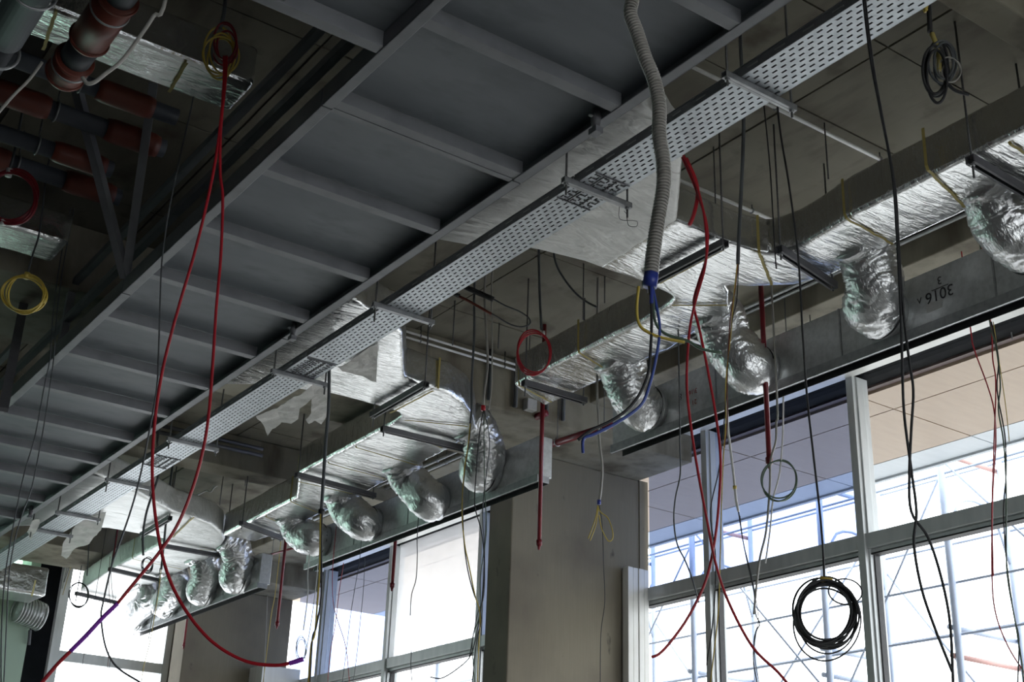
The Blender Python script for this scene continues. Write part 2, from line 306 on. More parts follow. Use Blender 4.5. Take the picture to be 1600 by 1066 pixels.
# ================================================================ SCAFFOLD OUTSIDE
def scaffold():
    t = thing('scaffold', 'pale tube scaffold standing outside the glazed front', 'scaffold', (9.8, 6, 0))
    zt = 6.0; XF, XB = 10.7, 11.7
    ysf = [3.9, 5.9, 7.8, 9.41, 11.45, 13.3, 15.2, 17.1]
    for y in ysf:
        for x in (XF, XB):
            obj('standard', MB().tube([W(x, y, -CH), W(x, y, zt)], .038 if x == XF else .030, 8), 'scaffold', t, True)
        for z in (2.35, 2.62, 4.4):
            obj('cross_tube', MB().tube([W(XF-.05, y+.05, z), W(XB+.05, y+.05, z)], .026, 8), 'rust_scaffold' if y in (11.45, 7.8) and z != 2.62 else 'scaffold', t, True)
        for z in (.5, 3.4):
            obj('frame_hoop', MB().tube(smooth([W(XF+.02, y, z), W(XF+.25, y, z+.5), W(XB-.25, y, z+.5), W(XB-.02, y, z)], 4), .016, 6), 'scaffold', t, True)
    for x, zz in ((XF, (1.2, 2.55, 3.05, 4.16)), (XB, (2.0, 2.8, 3.75, 4.5))):
        for z in zz:
            obj('ledger', MB().tube([W(x+.04, 3.2, z), W(x+.04, 17.6, z)], .014, 8), 'scaffold', t, True)
    for i in range(len(ysf)-1):
        a, b = ysf[i], ysf[i+1]
        obj('brace', MB().tube([W(XB+.03, a, 4.2), W(XB+.03, b, 2.2)] if i % 2 else [W(XB+.03, a, 1.5), W(XB+.03, b, 3.6)], .013, 6), 'scaffold', t, True)
        obj('brace', MB().tube([W(XF+.03, a, 2.1), W(XF+.03, b, 4.3)] if i % 2 else [W(XF+.03, a, 4.2), W(XF+.03, b, 1.9)], .012, 6), 'scaffold', t, True)
scaffold()

# ================================================================ STEEL FRAMED DECK
DZ = 3.3
XL, XR = 2.14, 3.2
def deck():
    t = thing('steel_deck', 'long suspended steel deck of grey sheets in angle frame, seen from below', 'platform', W(2.67, 6, DZ))
    Y0, Y1 = 1.2, 16.9
    r0 = 4.05
    def rail(x, y0, y1, s):  # angle: bottom flange + web
        mb = MB().box((x-.028, y0, DZ+CH), (x+.028, y1, DZ+.008+CH)).box((x-.028 if s < 0 else x+.02, y0, DZ+CH), (x-.02 if s < 0 else x+.028, y1, DZ+.10+CH))
        return mb
    for (a, b) in ((Y0, 4.62), (4.63, 7.15), (7.16, 10.4), (10.41, Y1)):
        obj('edge_rail', rail(XL, a, b, -1), 'steel_paint', t, bevel=.003)
        obj('edge_rail', rail(XR, a, b, 1), 'steel_paint', t, bevel=.003)
    k = -4; ysx = []
    while True:
        y = DZ*(1.1605+.2277*k)
        if y > Y1: break
        ysx.append(y)
        obj('cross_beam', MB().box((XL+.02, y-.03, DZ+.004+CH), (XR-.02, y+.03, DZ+.012+CH)).box((XL+.02, y-.034, DZ+.004+CH), (XR-.02, y-.026, DZ+.075+CH)), 'steel_paint', t, bevel=.002)
        k += 1
    obj('cross_beam', MB().box((XL+.03, ysx[5]+.035, DZ+.004+CH), (XR-.03, ysx[5]+.07, DZ+.012+CH)), 'steel_paint', t)
    for a, b in zip(ysx[:-1], ysx[1:]):
        obj('deck_sheet', bx(XL-.02, XR+.02, a+.001, b-.001, DZ+.078, DZ+.083), 'deck', t)
    # side bay
    ye = 4.10
    obj('edge_rail', bx(.3, XL-.03, ye-.03, ye+.03, DZ, DZ+.10), 'steel_paint', t, bevel=.003)
    for x in (.9, 1.62): obj('cross_beam', bx(x-.03, x+.03, 1.2, ye-.03, DZ+.01, DZ+.07), 'steel_paint', t, bevel=.002)
    obj('deck_sheet', bx(.3, 1.62, 1.2, ye, DZ+.078, DZ+.083), 'deck', t)
    obj('deck_sheet', bx(1.621, XL-.03, 1.2, ye, DZ+.078, DZ+.083), 'deck', t)
    # guard tubes above the edge and slanting struts
    obj('guard_tube', MB().bar(W(2.19, 3.6, 3.92), W(2.19, 16, 3.92), .045, .045), 'steel_paint', t)
    obj('guard_tube', MB().bar(W(2.19, 3.6, 3.65), W(2.19, 16, 3.65), .045, .045), 'steel_paint', t)
    ap = W(2.12, 7.15, 3.40)
    for q in (at(118, 130, Z=4.33), at(240, 130, Z=4.33)):
        obj('strut', MB().bar(ap, q, .05, .05), 'steel_paint', t)
    obj('strut', MB().bar(W(2.16, 3.9, 3.4), W(2.19, 3.7, 4.35), .05, .05), 'steel_paint', t)
    for y in (8.6, 11.9, 15.0): obj('strut', MB().bar(W(2.19, y, 3.4), W(2.19, y, 4.34), .05, .05), 'steel_paint', t)
    obj('strut', MB().bar(at(38, 470, Z=3.9), at(5, 640, D=7.7), .06, .03), 'dark_steel', t)
deck()

# ================================================================ CABLE TRAY
TZ = 3.35; TX0, TX1 = 3.484, 3.72
def tray_sheet(y0, y1, pitch=.052):
    """floor with real slots in staggered rows"""
    mb = MB(); rows = 7; rw = (TX1-TX0-.02)/rows
    z = TZ+CH
    def q(xa, xb, ya, yb): mb.add([(xa, ya, z), (xb, ya, z), (xb, yb, z), (xa, yb, z)], [(0, 3, 2, 1)])
    q(TX0, TX0+.01, y0, y1); q(TX1-.01, TX1, y0, y1)
    for r in range(rows):
        xa = TX0+.01+r*rw; xb = xa+rw; s0, s1 = xa+rw*.33, xa+rw*.64
        off = (0, .5)[r % 2]*pitch
        q(xa, s0, y0, y1); q(s1, xb, y0, y1)
        y = y0; c = y0+off+.01
        while c+.029 < y1:
            q(s0, s1, y, c); y = c+.029; c += pitch
        q(s0, s1, y, y1)
    return mb
def tray():
    t = thing('cable_tray', 'long perforated galvanised cable tray hung on zinc channels', 'cable tray', W((TX0+TX1)/2, 6, TZ))
    secs = [(1.6, 4.52), (4.53, 7.42), (7.43, 10.3), (10.31, 13.2), (13.21, 16.9)]
    for a, b in secs:
        obj('tray_floor', tray_sheet(a, b, .052), 'tray', t)
        for x in (TX0, TX1):
            mb = MB().box((x-.0015, a, TZ+CH), (x+.0015, b, TZ+.045+CH)); mb.box((x-.006, a, TZ+.043+CH), (x+.006, b, TZ+.047+CH))
            o = obj('side_rail', mb, 'steel_paint' if x == TX0 else 'tray', t)
        k = int((b-a)/.16)
        mb = MB()
        for i in range(k): mb.box((TX0-.004, a+.05+i*.16, TZ+.018+CH), (TX0-.0015, a+.11+i*.16, TZ+.026+CH))
        s = obj('side_slots', mb, 'zinc', t); s['kind'] = 'stuff'
    for a, b in secs: obj('slot_shade_sheet', MB().box((TX0+.002, a, TZ+.041+CH), (TX1-.002, b, TZ+.044+CH)), 'dark_steel', t)  # dark sheet added over the slots so they look shaded
    for y in (4.525, 7.6, 10.3):   # joint sleeves
        mb = MB().box((TX0+.01, y-.16, TZ-.006+CH), (TX1-.01, y-.155, TZ+CH)).box((TX0+.01, y+.155, TZ-.006+CH), (TX1-.01, y+.16, TZ+CH))
        mb.box((TX0+.07, y-.16, TZ-.005+CH), (TX0+.074, y+.16, TZ+CH)).box((TX0+.15, y-.16, TZ-.005+CH), (TX0+.154, y+.16, TZ+CH))
        for i in range(9):
            for j in range(4): mb.box((TX0+.035+j*.05, y-.14+i*.033, TZ-.005+CH), (TX0+.06+j*.05, y-.133+i*.033, TZ-.001+CH))
        obj('splice_plate', mb, 'dark_steel', t)
tray()
def channel(a, b, w_=.045, h=.035):
    """upside-down strut channel between two points, open slot below"""
    a = Vector(a); b = Vector(b); d = (b-a).normalized(); sd = d.cross(Vector((0, 0, 1))).normalized()
    mb = MB(); mb.bar(a+Vector((0, 0, h/2)), b+Vector((0, 0, h/2)), w_, .004)
    for s in (-1, 1):
        mb.bar(a+sd*s*(w_/2-.002), b+sd*s*(w_/2-.002), .004, h)
        mb.bar(a+sd*s*(w_/2-.008)-Vector((0, 0, h/2)), b+sd*s*(w_/2-.008)-Vector((0, 0, h/2)), .014, .004)
    return mb
def hanger(name, label, cat, a, b, group, drop=.06, drop2=None, w_=.042, h=.034, m='zinc', rr=.006, dz=-.02):
    a = Vector(a); b = Vector(b); a.z += dz; b.z += dz
    t = thing(name, label, cat, (a+b)/2, group)
    d = (b-a).normalized()*.04
    obj('channel', channel(a-d*1.5, b+d*1.5, w_, h), m, t)
    for p, dr in ((a-d, drop), (b+d, drop if drop2 is None else drop2)):
        obj('rod', MB().tube([Vector((p.x, p.y, SLAB+CH-.006)), p-Vector((0, 0, dr))], rr, 6), 'rod', t, True)
        obj('nut', MB().tube([p-Vector((0, 0, h/2+.012)), p-Vector((0, 0, h/2+.001))], .013, 6), 'zinc', t)
TH = [(1155, 125, 1225, 155, 'nearest the top edge of the view'), (905, 285, 975, 315, 'beside the ribbed grey hose'), (603, 478, 670, 498, 'above the paper covered duct mouth'),
      (447, 582, 505, 597, 'next to the torn paper sheets'), (280, 685, 330, 700, 'just above the crossing red cables'), (186, 748, 235, 763, 'in front of the farthest duct mouth'),
      (107, 801, 165, 812, 'second from the far end'), (65, 825, 110, 838, 'farthest along the tray')]
for i, (a, b, c, d, s) in enumerate(TH):
    y = (at(a, b, Z=TZ).y+at(c, d, Z=TZ).y)/2
    hanger('tray_hanger', 'zinc strut hanger under cable tray, '+s, 'hanger', W(TX0-.03, y, TZ-.0), W(TX1+.05, y, TZ-.0), 'cable tray hangers', .05+.03*(i % 3), .05+.02*(i % 2), .032, .026, dz=-.018)

# ================================================================ INSULATED DUCTS
DB = 3.55
def rp(l): return [(x*DB, y*DB) for x, y in l]
def rounded(plan, idx, n=5):
    """replace the listed corners by arcs"""
    out = []
    for i, p in enumerate(plan):
        if i not in idx: out.append(p); continue
        a = Vector(plan[i-1]); b = Vector(p); c = Vector(plan[(i+1) % len(plan)])
        rr = idx[i]; d1 = (a-b).normalized(); d2 = (c-b).normalized()
        s = b+d1*rr; e = b+d2*rr
        for k in range(n+1):
            t_ = k/n; q = (1-t_)**2*s+2*t_*(1-t_)*b+t_*t_*e; out.append((q.x, q.y))
    return out
def foil_duct(mb_plan, z0, z1, t, name='insulated_body', material='foil'):
    """prism whose skin is subdivided and crumpled"""
    mb = MB().prism(mb_plan, z0+CH, z1+CH)
    o = obj(name, mb, material, t, recalc=True)
    b = bmesh.new(); b.from_mesh(o.data)
    bmesh.ops.bevel(b, geom=[e for e in b.edges if len(e.link_faces) == 2 and e.calc_face_angle(0) > .3], offset=.022, segments=2, affect='EDGES', profile=.5)
    bmesh.ops.triangulate(b, faces=b.faces)
    for _ in range(7):
        es = [e for e in b.edges if e.calc_length() > .07]
        if not es: break
        bmesh.ops.subdivide_edges(b, edges=es, cuts=1)
        bmesh.ops.triangulate(b, faces=[f for f in b.faces if len(f.verts) > 3])
    b.normal_update()
    base = Vector((0, 0, 0)); pp = t
    while pp: base += pp.location; pp = pp.parent
    for v in b.verts:
        p = v.co+base
        n = noise.noise(Vector((p.x*2, p.y*3, p.z*3)))*.008+noise.noise(Vector((p.x*6, p.y*16, p.z*7)))*.003+abs(noise.noise(Vector((p.x*3, p.y*11+p.x*3, p.z*6))))*.004
        v.co += v.normal*n
    b.to_mesh(o.data); b.free()
    o.data.polygons.foreach_set('use_smooth', [True]*len(o.data.polygons)); o.data.update()
    return o
def tape_band(a, b, t, z1, z0=DB, side=True, wd=.016):
    """adhesive band under the duct from pixel a to pixel b, and up the left flank"""
    A = at(*a, Z=z0); B = at(*b, Z=z0); A.z = B.z = z0+CH-.013
    n = 10; P = [A.lerp(B, i/n) for i in range(n+1)]
    dr = (B-A).normalized(); sd = dr.cross(Vector((0, 0, 1)))*wd/2; mb = MB(); vs = []; fs = []
    path = ([Vector((A.x-dr.x*.014, A.y-dr.y*.014, z1+CH))] + [Vector((A.x-dr.x*.014, A.y-dr.y*.014, z0+.01+CH))] if side else []) + P
    for p in path:
        j = Vector((random.uniform(-.002, .002), random.uniform(-.004, .004), 0)); vs += [p-sd+j, p+sd+j]
    for i in range(len(path)-1): fs.append((2*i, 2*i+1, 2*i+3, 2*i+2))
    mb.add(vs, fs); mb.add([v+Vector((0, 0, -.002)) for v in vs], [tuple(reversed(f)) for f in fs])
    obj('tape_band', mb, 'tape', t)
# --- unit 1 (near): branch splits both ways in two back-to-back elbows
d1 = thing('supply_duct', 'foil wrapped tee duct splitting both ways behind the ribbed grey hose', 'duct', W(5, 5.5, DB), 'foil wrapped supply ducts')
obj_m = foil_duct(rp([(.75, 1.63), (.979, 1.633), (1.03, 1.618), (1.113, 1.562), (1.211, 1.541), (1.25, 1.541), (1.236, 1.341), (1.113, 1.193), (.98, 1.12), (.75, 1.08)]), DB, 3.79, d1, 'flared_mouth', 'cloth')
pl = rp([(1.24, 1.541), (1.34, 1.54), (1.43, 1.545), (1.442, 1.66), (1.45, 2.078), (1.572, 2.133), (1.568, 1.72), (1.548, 1.60),
         (1.547, 1.554), (1.521, 1.519), (1.478, 1.475), (1.455, 1.462), (1.50, 1.43), (1.547, 1.386), (1.565, 1.32), (1.556, 1.17), (1.552, .6), (1.425, .6), (1.43, 1.15), (1.445, 1.27), (1.435, 1.335), (1.35, 1.343), (1.226, 1.341)])
foil_duct(rounded(pl, {2: .13, 20: .12}), DB, 3.79, d1)
for a, b in (((1322, 338), (1395, 378)), ((1450, 262), (1507, 320)), ((1186, 392), (1206, 442)), ((1030, 440), (1128, 388)), ((1050, 474), (1137, 474)), ((905, 548), (952, 578)), ((812, 600), (862, 626)), ((1578, 222), (1640, 260))):
    tape_band(a, b, d1, 3.78, side=a[0] not in (1030, 1050))
# --- unit 2 (middle)
d2 = thing('supply_duct', 'foil wrapped elbow duct in the middle with a stepped narrow tail', 'duct', W(5.1, 9, DB), 'foil wrapped supply ducts')
pl = rp([(.76, 2.60), (.95, 2.50), (1.06, 2.41), (1.164, 2.375), (1.29, 2.372), (1.368, 2.376), (1.374, 2.45), (1.385, 2.93), (1.479, 3.13), (1.492, 3.64), (1.60, 3.64), (1.615, 3.5), (1.60, 3.1), (1.592, 2.9),
         (1.573, 2.5), (1.537, 2.353), (1.485, 2.285), (1.427, 2.232), (1.363, 2.2), (1.30, 2.198), (1.252, 2.191), (1.127, 1.994), (1.0, 1.93), (.76, 1.87)])
foil_duct(rounded(pl, {5: .13}), DB, 3.80, d2)
for a, b, s in (((610, 643), (677, 608), 0), ((633, 654), (731, 664), 0), ((620, 672), (692, 698), 0), ((557, 697), (653, 725), 1), ((514, 722), (603, 746), 1), ((466, 750), (552, 770), 1), ((455, 782), (500, 800), 1), ((416, 806), (455, 822), 1), ((677, 608), (678, 606), 0)):
    if a != (677, 608): tape_band(a, b, d2, 3.79, side=bool(s))
obj('tape_band', MB().box((1.335*DB, 2.2*DB-.02, DB+CH), (1.335*DB+.014, 2.2*DB-.012, 3.8+CH)), 'tape', d2)
# --- unit 3 (far)
d3 = thing('supply_duct', 'farthest foil wrapped elbow duct, its flank lit pale green', 'duct', W(5.1, 15, DB), 'foil wrapped supply ducts')
pl = rp([(.78, 4.08), (.98, 3.97), (1.09, 3.86), (1.2, 3.80), (1.385, 3.80), (1.39, 3.9), (1.39, 4.28), (1.42, 4.7), (1.45, 4.80), (1.575, 4.80), (1.585, 4.3), (1.583, 4.0), (1.567, 3.854), (1.522, 3.695), (1.474, 3.61), (1.417, 3.549), (1.364, 3.523), (1.28, 3.50), (1.129, 3.38), (1.0, 3.3), (.78, 3.22)])
foil_duct(rounded(pl, {4: .12}), DB, 3.80, d3, 'insulated_body', 'foil_dull')
tape_band((270, 838), (303, 806), d3, 3.79, side=False); tape_band((262, 856), (340, 858), d3, 3.79, side=False); tape_band((208, 872), (285, 888), d3, 3.79)
# --- far left unit: foil box on the green-lit pier with a corrugated collar
d4 = thing('supply_duct', 'short foil wrapped duct end against the green-lit pier, above corrugated sleeve', 'duct', W(4.0, 15.8, DB), 'foil wrapped supply ducts')
foil_duct([(3.36, 16.0), (4.42, 16.0), (4.42, 16.6), (3.36, 16.6)], 3.26, 3.60, d4)
tape_band((50, 930), (56, 905), d4, 3.4, z0=3.26, side=False)
c4 = at(42, 955, Y=17.1)
sl = thing('spiral_sleeve', 'ribbed zinc sleeve coming out of the green-lit pier', 'pipe', c4)
for i in range(9):
    o_ = c4+Vector((-.15+.037*i, -.12, -.0006*(i-4)**2-.008*i)); obj('rib_hoop', MB().ring(o_, (1, .18, -.12), .165, .014, 28, 6), 'galv', sl, True)
obj('inner_tube', MB().tube([c4+Vector((-.16, -.10, 0)), c4+Vector((0, -.12, -.03)), c4+Vector((.16, -.14, -.06))], .155, 24), 'galv', sl, True)
fins = thing('fin_radiator', 'row of upright zinc fins high on the green-lit pier', 'grille', at(45, 860, Y=17.1))
for i in range(11):
    p = at(8+i*7.2, 878-i*5.2, Y=17.12)
    obj('fin', MB().box((p.x-.02, p.y-.05, p.z-.06), (p.x+.006, p.y+.02, p.z+.42)), 'galv', fins)

# duct hangers
DH = [(1225, 388, 1295, 435, 'on the near run, left of the hose by the corner'), (1525, 247, 1610, 298, 'on the near run, closest to the view edge'), (1018, 433, 1122, 378, 'across the neck of the near tee duct'),
      (588, 640, 660, 598, 'across the neck of the middle elbow duct'), (607, 667, 720, 695, 'just past the middle elbow'), (472, 739, 578, 768, 'before the step of the middle duct'), (383, 815, 435, 835, 'under the narrow tail of the middle duct'),
      (262, 850, 345, 865, 'under the farthest elbow'), (178, 887, 255, 905, 'under the farthest duct run'), (125, 925, 176, 937, 'at the very end of the farthest duct'), (225, 830, 263, 807, 'across the neck of the farthest duct'), (828, 595, 905, 618, 'under the closed end of the near tee duct')]
for i, (a, b, c, d, s) in enumerate(DH):
    hanger('duct_hanger', 'dark strut hanger '+s, 'hanger', at(a, b, Z=DB-.02), at(c, d, Z=DB-.02), 'duct hangers', .10 if i % 2 else .06, .04, .05, .04, 'dark_steel', .006, -.03)

# ================================================================ DIFFUSER PLENUMS
PX0, PX1, PZ0, PZ1 = 5.90, 6.03, 3.13, 3.52
RINGS = {1: [(1380, 490), (1185, 580), (1015, 640), (1615, 385)], 2: [(763, 740), (683, 785), (580, 820), (502, 845)], 3: [(378, 905), (325, 925), (268, 945), (220, 965)]}
STARTS = {1: [1.286, 1.643, 1.932, 1.03], 2: [2.487, 2.834, 3.167, 3.465], 3: [3.891, 4.138, 4.40, 4.624]}
def plenum(k, label, y0, y1):
    t = thing('plenum_box', label, 'air diffuser', W(PX0+.08, (y0+y1)/2, PZ0), 'galvanised plenum boxes')
    obj('casing', MB().box((PX0, y0, PZ0+.05+CH), (PX1, y1, PZ1+CH)), 'galv', t, bevel=.006)
    obj('bottom_flange', MB().box((PX0-.018, y0-.004, PZ0+CH), (PX0, y1+.004, PZ0+.062+CH)).box((PX0-.018, y0-.006, PZ0+CH), (PX1-.03, y0-.001, PZ0+.055+CH)), 'zinc', t, bevel=.003)
    obj('slot', MB().box((PX0, y0, PZ0+.045+CH), (PX1-.03, y1, PZ0+.05+CH)).box((PX1-.033, y0, PZ0+CH), (PX1-.03, y1, PZ0+.05+CH)), 'black', t)
    obj('slot_vane', MB().box((PX0+.001, y0, PZ0+.001+CH), (PX0+.006, y1, PZ0+.045+CH)), 'black', t)
    n = int((y1-y0)/1.2)
    for i in range(1, n+1):
        y = y0+(y1-y0)*i/(n+1); obj('seam', MB().box((PX0-.005, y-.006, PZ0+.065+CH), (PX0, y+.006, PZ1+CH)), 'zinc', t)
    for (px, py) in RINGS[k]:
        c = at(px, py, X=5.86); c.x = PX0
        obj('collar', MB().tube([c+Vector((.0, 0, 0)), c+Vector((-.075, 0, 0))], .158, 24), 'galv', t, True)
    return t
p1 = plenum(1, 'galvanised plenum box with black slot, marked with upside-down numbers', 1.6, 7.15)
p2 = plenum(2, 'galvanised plenum box with black slot ending in front of the big column', 8.07, 12.1)
p3 = plenum(3, 'galvanised plenum box with black slot near the farthest column', 13.2, 17.0)
def hose(k, i, label):
    px, py = RINGS[k][i]; e = at(px, py, X=5.86); e.x = PX0
    ys = STARTS[k][i]*3.45
    X0 = 5.47 if k == 1 else 5.53
    xb = 5.60
    s = W(X0-.02, ys-.02, DB+.13)
    z = e.z
    P = smooth([s, W(X0+.09, ys-.01, DB+.09), Vector((X0+.17, ys+.01, DB+CH-.03)), Vector((X0+.215, ys*.7+e.y*.3, DB+CH-.13)), Vector((PX0-.14, e.y-.01, z+.0)), Vector((PX0-.055, e.y, z))], 16)
    t = thing('flexible_duct', label, 'duct hose', e, 'foil hoses between ducts and plenums')
    n = 72; K = len(P); sd = k*10+i*3.7
    def rf(a, j):
        an = 2*math.pi*j/n; u = a/K; cx, cy = math.cos(an), math.sin(an)
        wv = noise.noise(Vector((cx*1.5+sd, cy*1.5, u*4)))
        w_ = noise.noise(Vector((cx*1.1+sd, cy*1.1, u*5)))*.016
        w_ -= abs(noise.noise(Vector((cx*1.3+sd, cy*1.3, u*22+wv*3))))*.022
        w_ -= abs(noise.noise(Vector((cx*2.4-sd, cy*2.4, u*40+wv*5))))*.013
        w_ += noise.noise(Vector((cx*6+sd, cy*6, u*60)))*.004
        r = .176+w_
        if a > K-10: r = .166+w_*.2
        return r
    obj('foil_sleeve', MB().tube(P, .15, n, True, rf), 'foil_flex', t, True)
    a, b = P[-5], P[-4]
    obj('strap', MB().ring((a+b)/2, (1, 0, 0), .166, .006, 36, 6), 'black', t, True)
hl = {1: ['crumpled foil hose right of the black hanger, beside the inked numbers', 'crumpled foil hose behind the two crossing red cables at the tee', 'crumpled foil hose behind the blue cables near the duct end', 'crumpled foil hose cut by the right picture edge'],
      2: ['crumpled foil hose closest to the big column on the middle plenum', 'second foil hose from the big column on the middle plenum', 'third foil hose from the big column, below a taped wire loop', 'last foil hose of the middle plenum, behind yellow wires'],
      3: ['first foil hose of the farthest plenum, at the elbow', 'second foil hose of the farthest plenum', 'third foil hose of the farthest plenum', 'last foil hose at the far end of the farthest plenum']}
for k in (1, 2, 3):
    for i in range(4): hose(k, i, hl[k][i])
# writing on plenum 1 (hand marked, upside down)
def text(s, px, py, size, material, parent, sx=1, flip=True):
    c = bpy.data.curves.new('marking', 'FONT'); c.body = s; c.size = size; c.extrude = .0006; c.align_x = 'CENTER'; c.align_y = 'CENTER'
    tmp = bpy.data.objects.new('tmp', c); COL.objects.link(tmp); me = bpy.data.meshes.new_from_object(tmp); bpy.data.objects.remove(tmp)
    me.materials.clear(); me.materials.append(MT[material]); o = bpy.data.objects.new('marking', me); COL.objects.link(o)
    p = at(px, py, X=PX0); p.x = PX0-.002
    # face towards -X: text x axis -> -Y, text y axis -> Z ; turned half round for upside down
    R_ = Matrix(((0, 0, -1), (-1, 0, 0), (0, 1, 0)))
    if flip: R_ = R_ @ Matrix(((-1, 0, 0), (0, -1, 0), (0, 0, 1)))
    o.parent = parent; base = parent.location
    o.matrix_local = Matrix.Translation(p-base) @ R_.to_4x4()
    return o
text('3016', 1468, 459, .10, 'ink', p1); text('3', 1468, 438, .07, 'ink', p1); text('V', 1437, 471, .055, 'ink', p1, flip=False); text('8', 1063, 620, .07, 'ink', p1); 
text('3\\16', 1083, 612, .05, 'red_ink', p1); text('21', 1085, 628, .05, 'red_ink', p1)
a, b = at(1456, 455, X=PX0), at(1482, 444, X=PX0)
obj('marking_line', MB().bar(Vector((PX0-.002, a.y, a.z)), Vector((PX0-.002, b.y, b.z)), .002, .006, (1, 0, 0)), 'ink', p1)
for (px, py, hw, hh) in ((1460, 478, .055, .028), (1085, 630, .03, .02)):
    c = at(px, py, X=PX0); obj('sticker', MB().box((PX0-.0015, c.y-hw, c.z-hh), (PX0, c.y+hw, c.z+hh)), 'white_label', p1)

# ================================================================ CABLES, WIRES, CONDUITS
def path_px(pts, D, zoff=0):
    return [at(x, y, D=D) for x, y in pts]
def cable(name, label, cat, pts, r, material, z0, up=None, group=None, n=8, sub=5, wob=0, extra=None):
    """pts in the picture, hanging in an upright plane that meets the first point at height z0; up = height it is fixed at"""
    p = at(*pts[0], Z=z0); D = p.x*HX+p.y*HY
    P = path_px(pts, D)
    if up is not None and up+CH > P[0].z+.02: P = [Vector((P[0].x, P[0].y, up+CH))] + P
    # let it swing a little out of the plane
    q = []
    for i, v in enumerate(P):
        q.append(v)
    P = smooth(q, sub) if len(q) > 2 else q
    mb = MB().tube(P, r, n)
    if extra:
        t = thing(name, label, cat, P[0], group); obj('sheath', mb, material, t, True)
        for fn in extra: fn(t, P, D)
        return t
    o = obj(name, mb, material, None, True)
    base = P[0].copy()
    for v in o.data.vertices: v.co -= base
    o.location = base
    return tag(o, label, cat, group)
def tip(px, py, r, l, material, nm='cap'):
    def f(t, P, D):
        p = at(px, py, D=D); obj(nm, MB().tube([p+Vector((0, 0, l/2)), p-Vector((0, 0, l/2))], r, 10), material, t, True)
    return f
def wires(pts, r, material, nm='wire'):
    def f(t, P, D): obj(nm, MB().tube(smooth(path_px(pts, D), 5), r, 6), material, t, True)
    return f
def loops(cx, cy, rx, ry, n, r, material, nm='coil_turn', jit=.08, tw=0.0):
    def f(t, P, D):
        rnd = random.Random(int(cx*7+cy))
        for k in range(n):
            sx = rx*(1+rnd.uniform(-jit, jit)); sy = ry*(1+rnd.uniform(-jit, jit)); ox = rnd.uniform(-jit, jit)*rx; oy = rnd.uniform(-jit, jit*1.4)*ry; ph = rnd.uniform(0, 6)
            pts = []
            for j in range(18):
                a = 2*math.pi*j/18; q = 1+.05*math.sin(2*a+ph)
                p = at(cx+ox+sx*q*math.cos(a), cy+oy+sy*q*math.sin(a), D=D+r*1.2*(k-n/2)+.01*math.sin(a+ph)); pts.append(p)
            c = smooth(pts, 3, True); c.append(c[0]); obj(nm, MB().tube(c, r, 6, False), material, t, True)
    return f
# -- red loop pair, left
cable('red_cable', 'red cable swinging right to a purple end in front of the far column', 'cable',
      [(350, 88), (350, 120), (346, 180), (335, 260), (318, 340), (300, 410), (282, 470), (258, 560), (244, 640), (238, 720), (240, 780), (247, 835), (258, 885), (276, 930), (305, 975), (340, 1010), (385, 1034), (430, 1040), (455, 1036)], .0070, 'red_cable', 3.68, None, 'red cables looped in the left half',
      extra=[wires([(452, 1037), (462, 1034), (474, 1030)], .0095, 'purple_cable', 'cable_end')])
cable('red_cable', 'red cable falling right of its twin and sweeping down-left, purple against the far window', 'cable',
      [(354, 88), (352, 130), (345, 200), (344, 270), (348, 310), (345, 400), (338, 480), (333, 560), (327, 640), (318, 700), (302, 760), (280, 815), (253, 858), (215, 905), (182, 945)], .0070, 'red_cable', 3.68, None, 'red cables looped in the left half',
      extra=[wires([(184, 943), (160, 966), (135, 993), (110, 1018)], .0088, 'purple_cable', 'purple_stretch'), wires([(112, 1016), (90, 1038), (66, 1066), (40, 1095)], .0075, 'red_cable', 'lower_end')])  # one stretch drawn purple, red again below
cable('red_cable', 'thin red cable from the tray edge running off down-right below the window transom', 'cable',
      [(1068, 243), (1085, 280), (1099, 330), (1104, 380), (1101, 420), (1087, 470), (1077, 520), (1073, 600), (1080, 670), (1091, 740), (1104, 810), (1118, 880), (1138, 940), (1175, 1010), (1215, 1050), (1240, 1080)], .0062, 'red_cable', 3.42, None, 'red cables in front of the near tee duct')
cable('red_cable', 'thin red cable from the tray edge that bends back left and ends beside the column', 'cable',
      [(1066, 246), (1087, 295), (1104, 350), (1104, 400), (1092, 440), (1084, 475), (1094, 520), (1108, 590), (1120, 660), (1126, 720), (1123, 790), (1116, 850), (1102, 910), (1075, 965), (1048, 1003), (1030, 1022), (1018, 1027)], .0062, 'red_cable', 3.42, None, 'red cables in front of the near tee duct')
cable('red_cable', 'short red cable bundle lying against the dark flank of the near duct', 'cable', [(1072, 248), (1086, 280), (1090, 305), (1084, 335), (1077, 352)], .010, 'red_cable', 3.42, None)
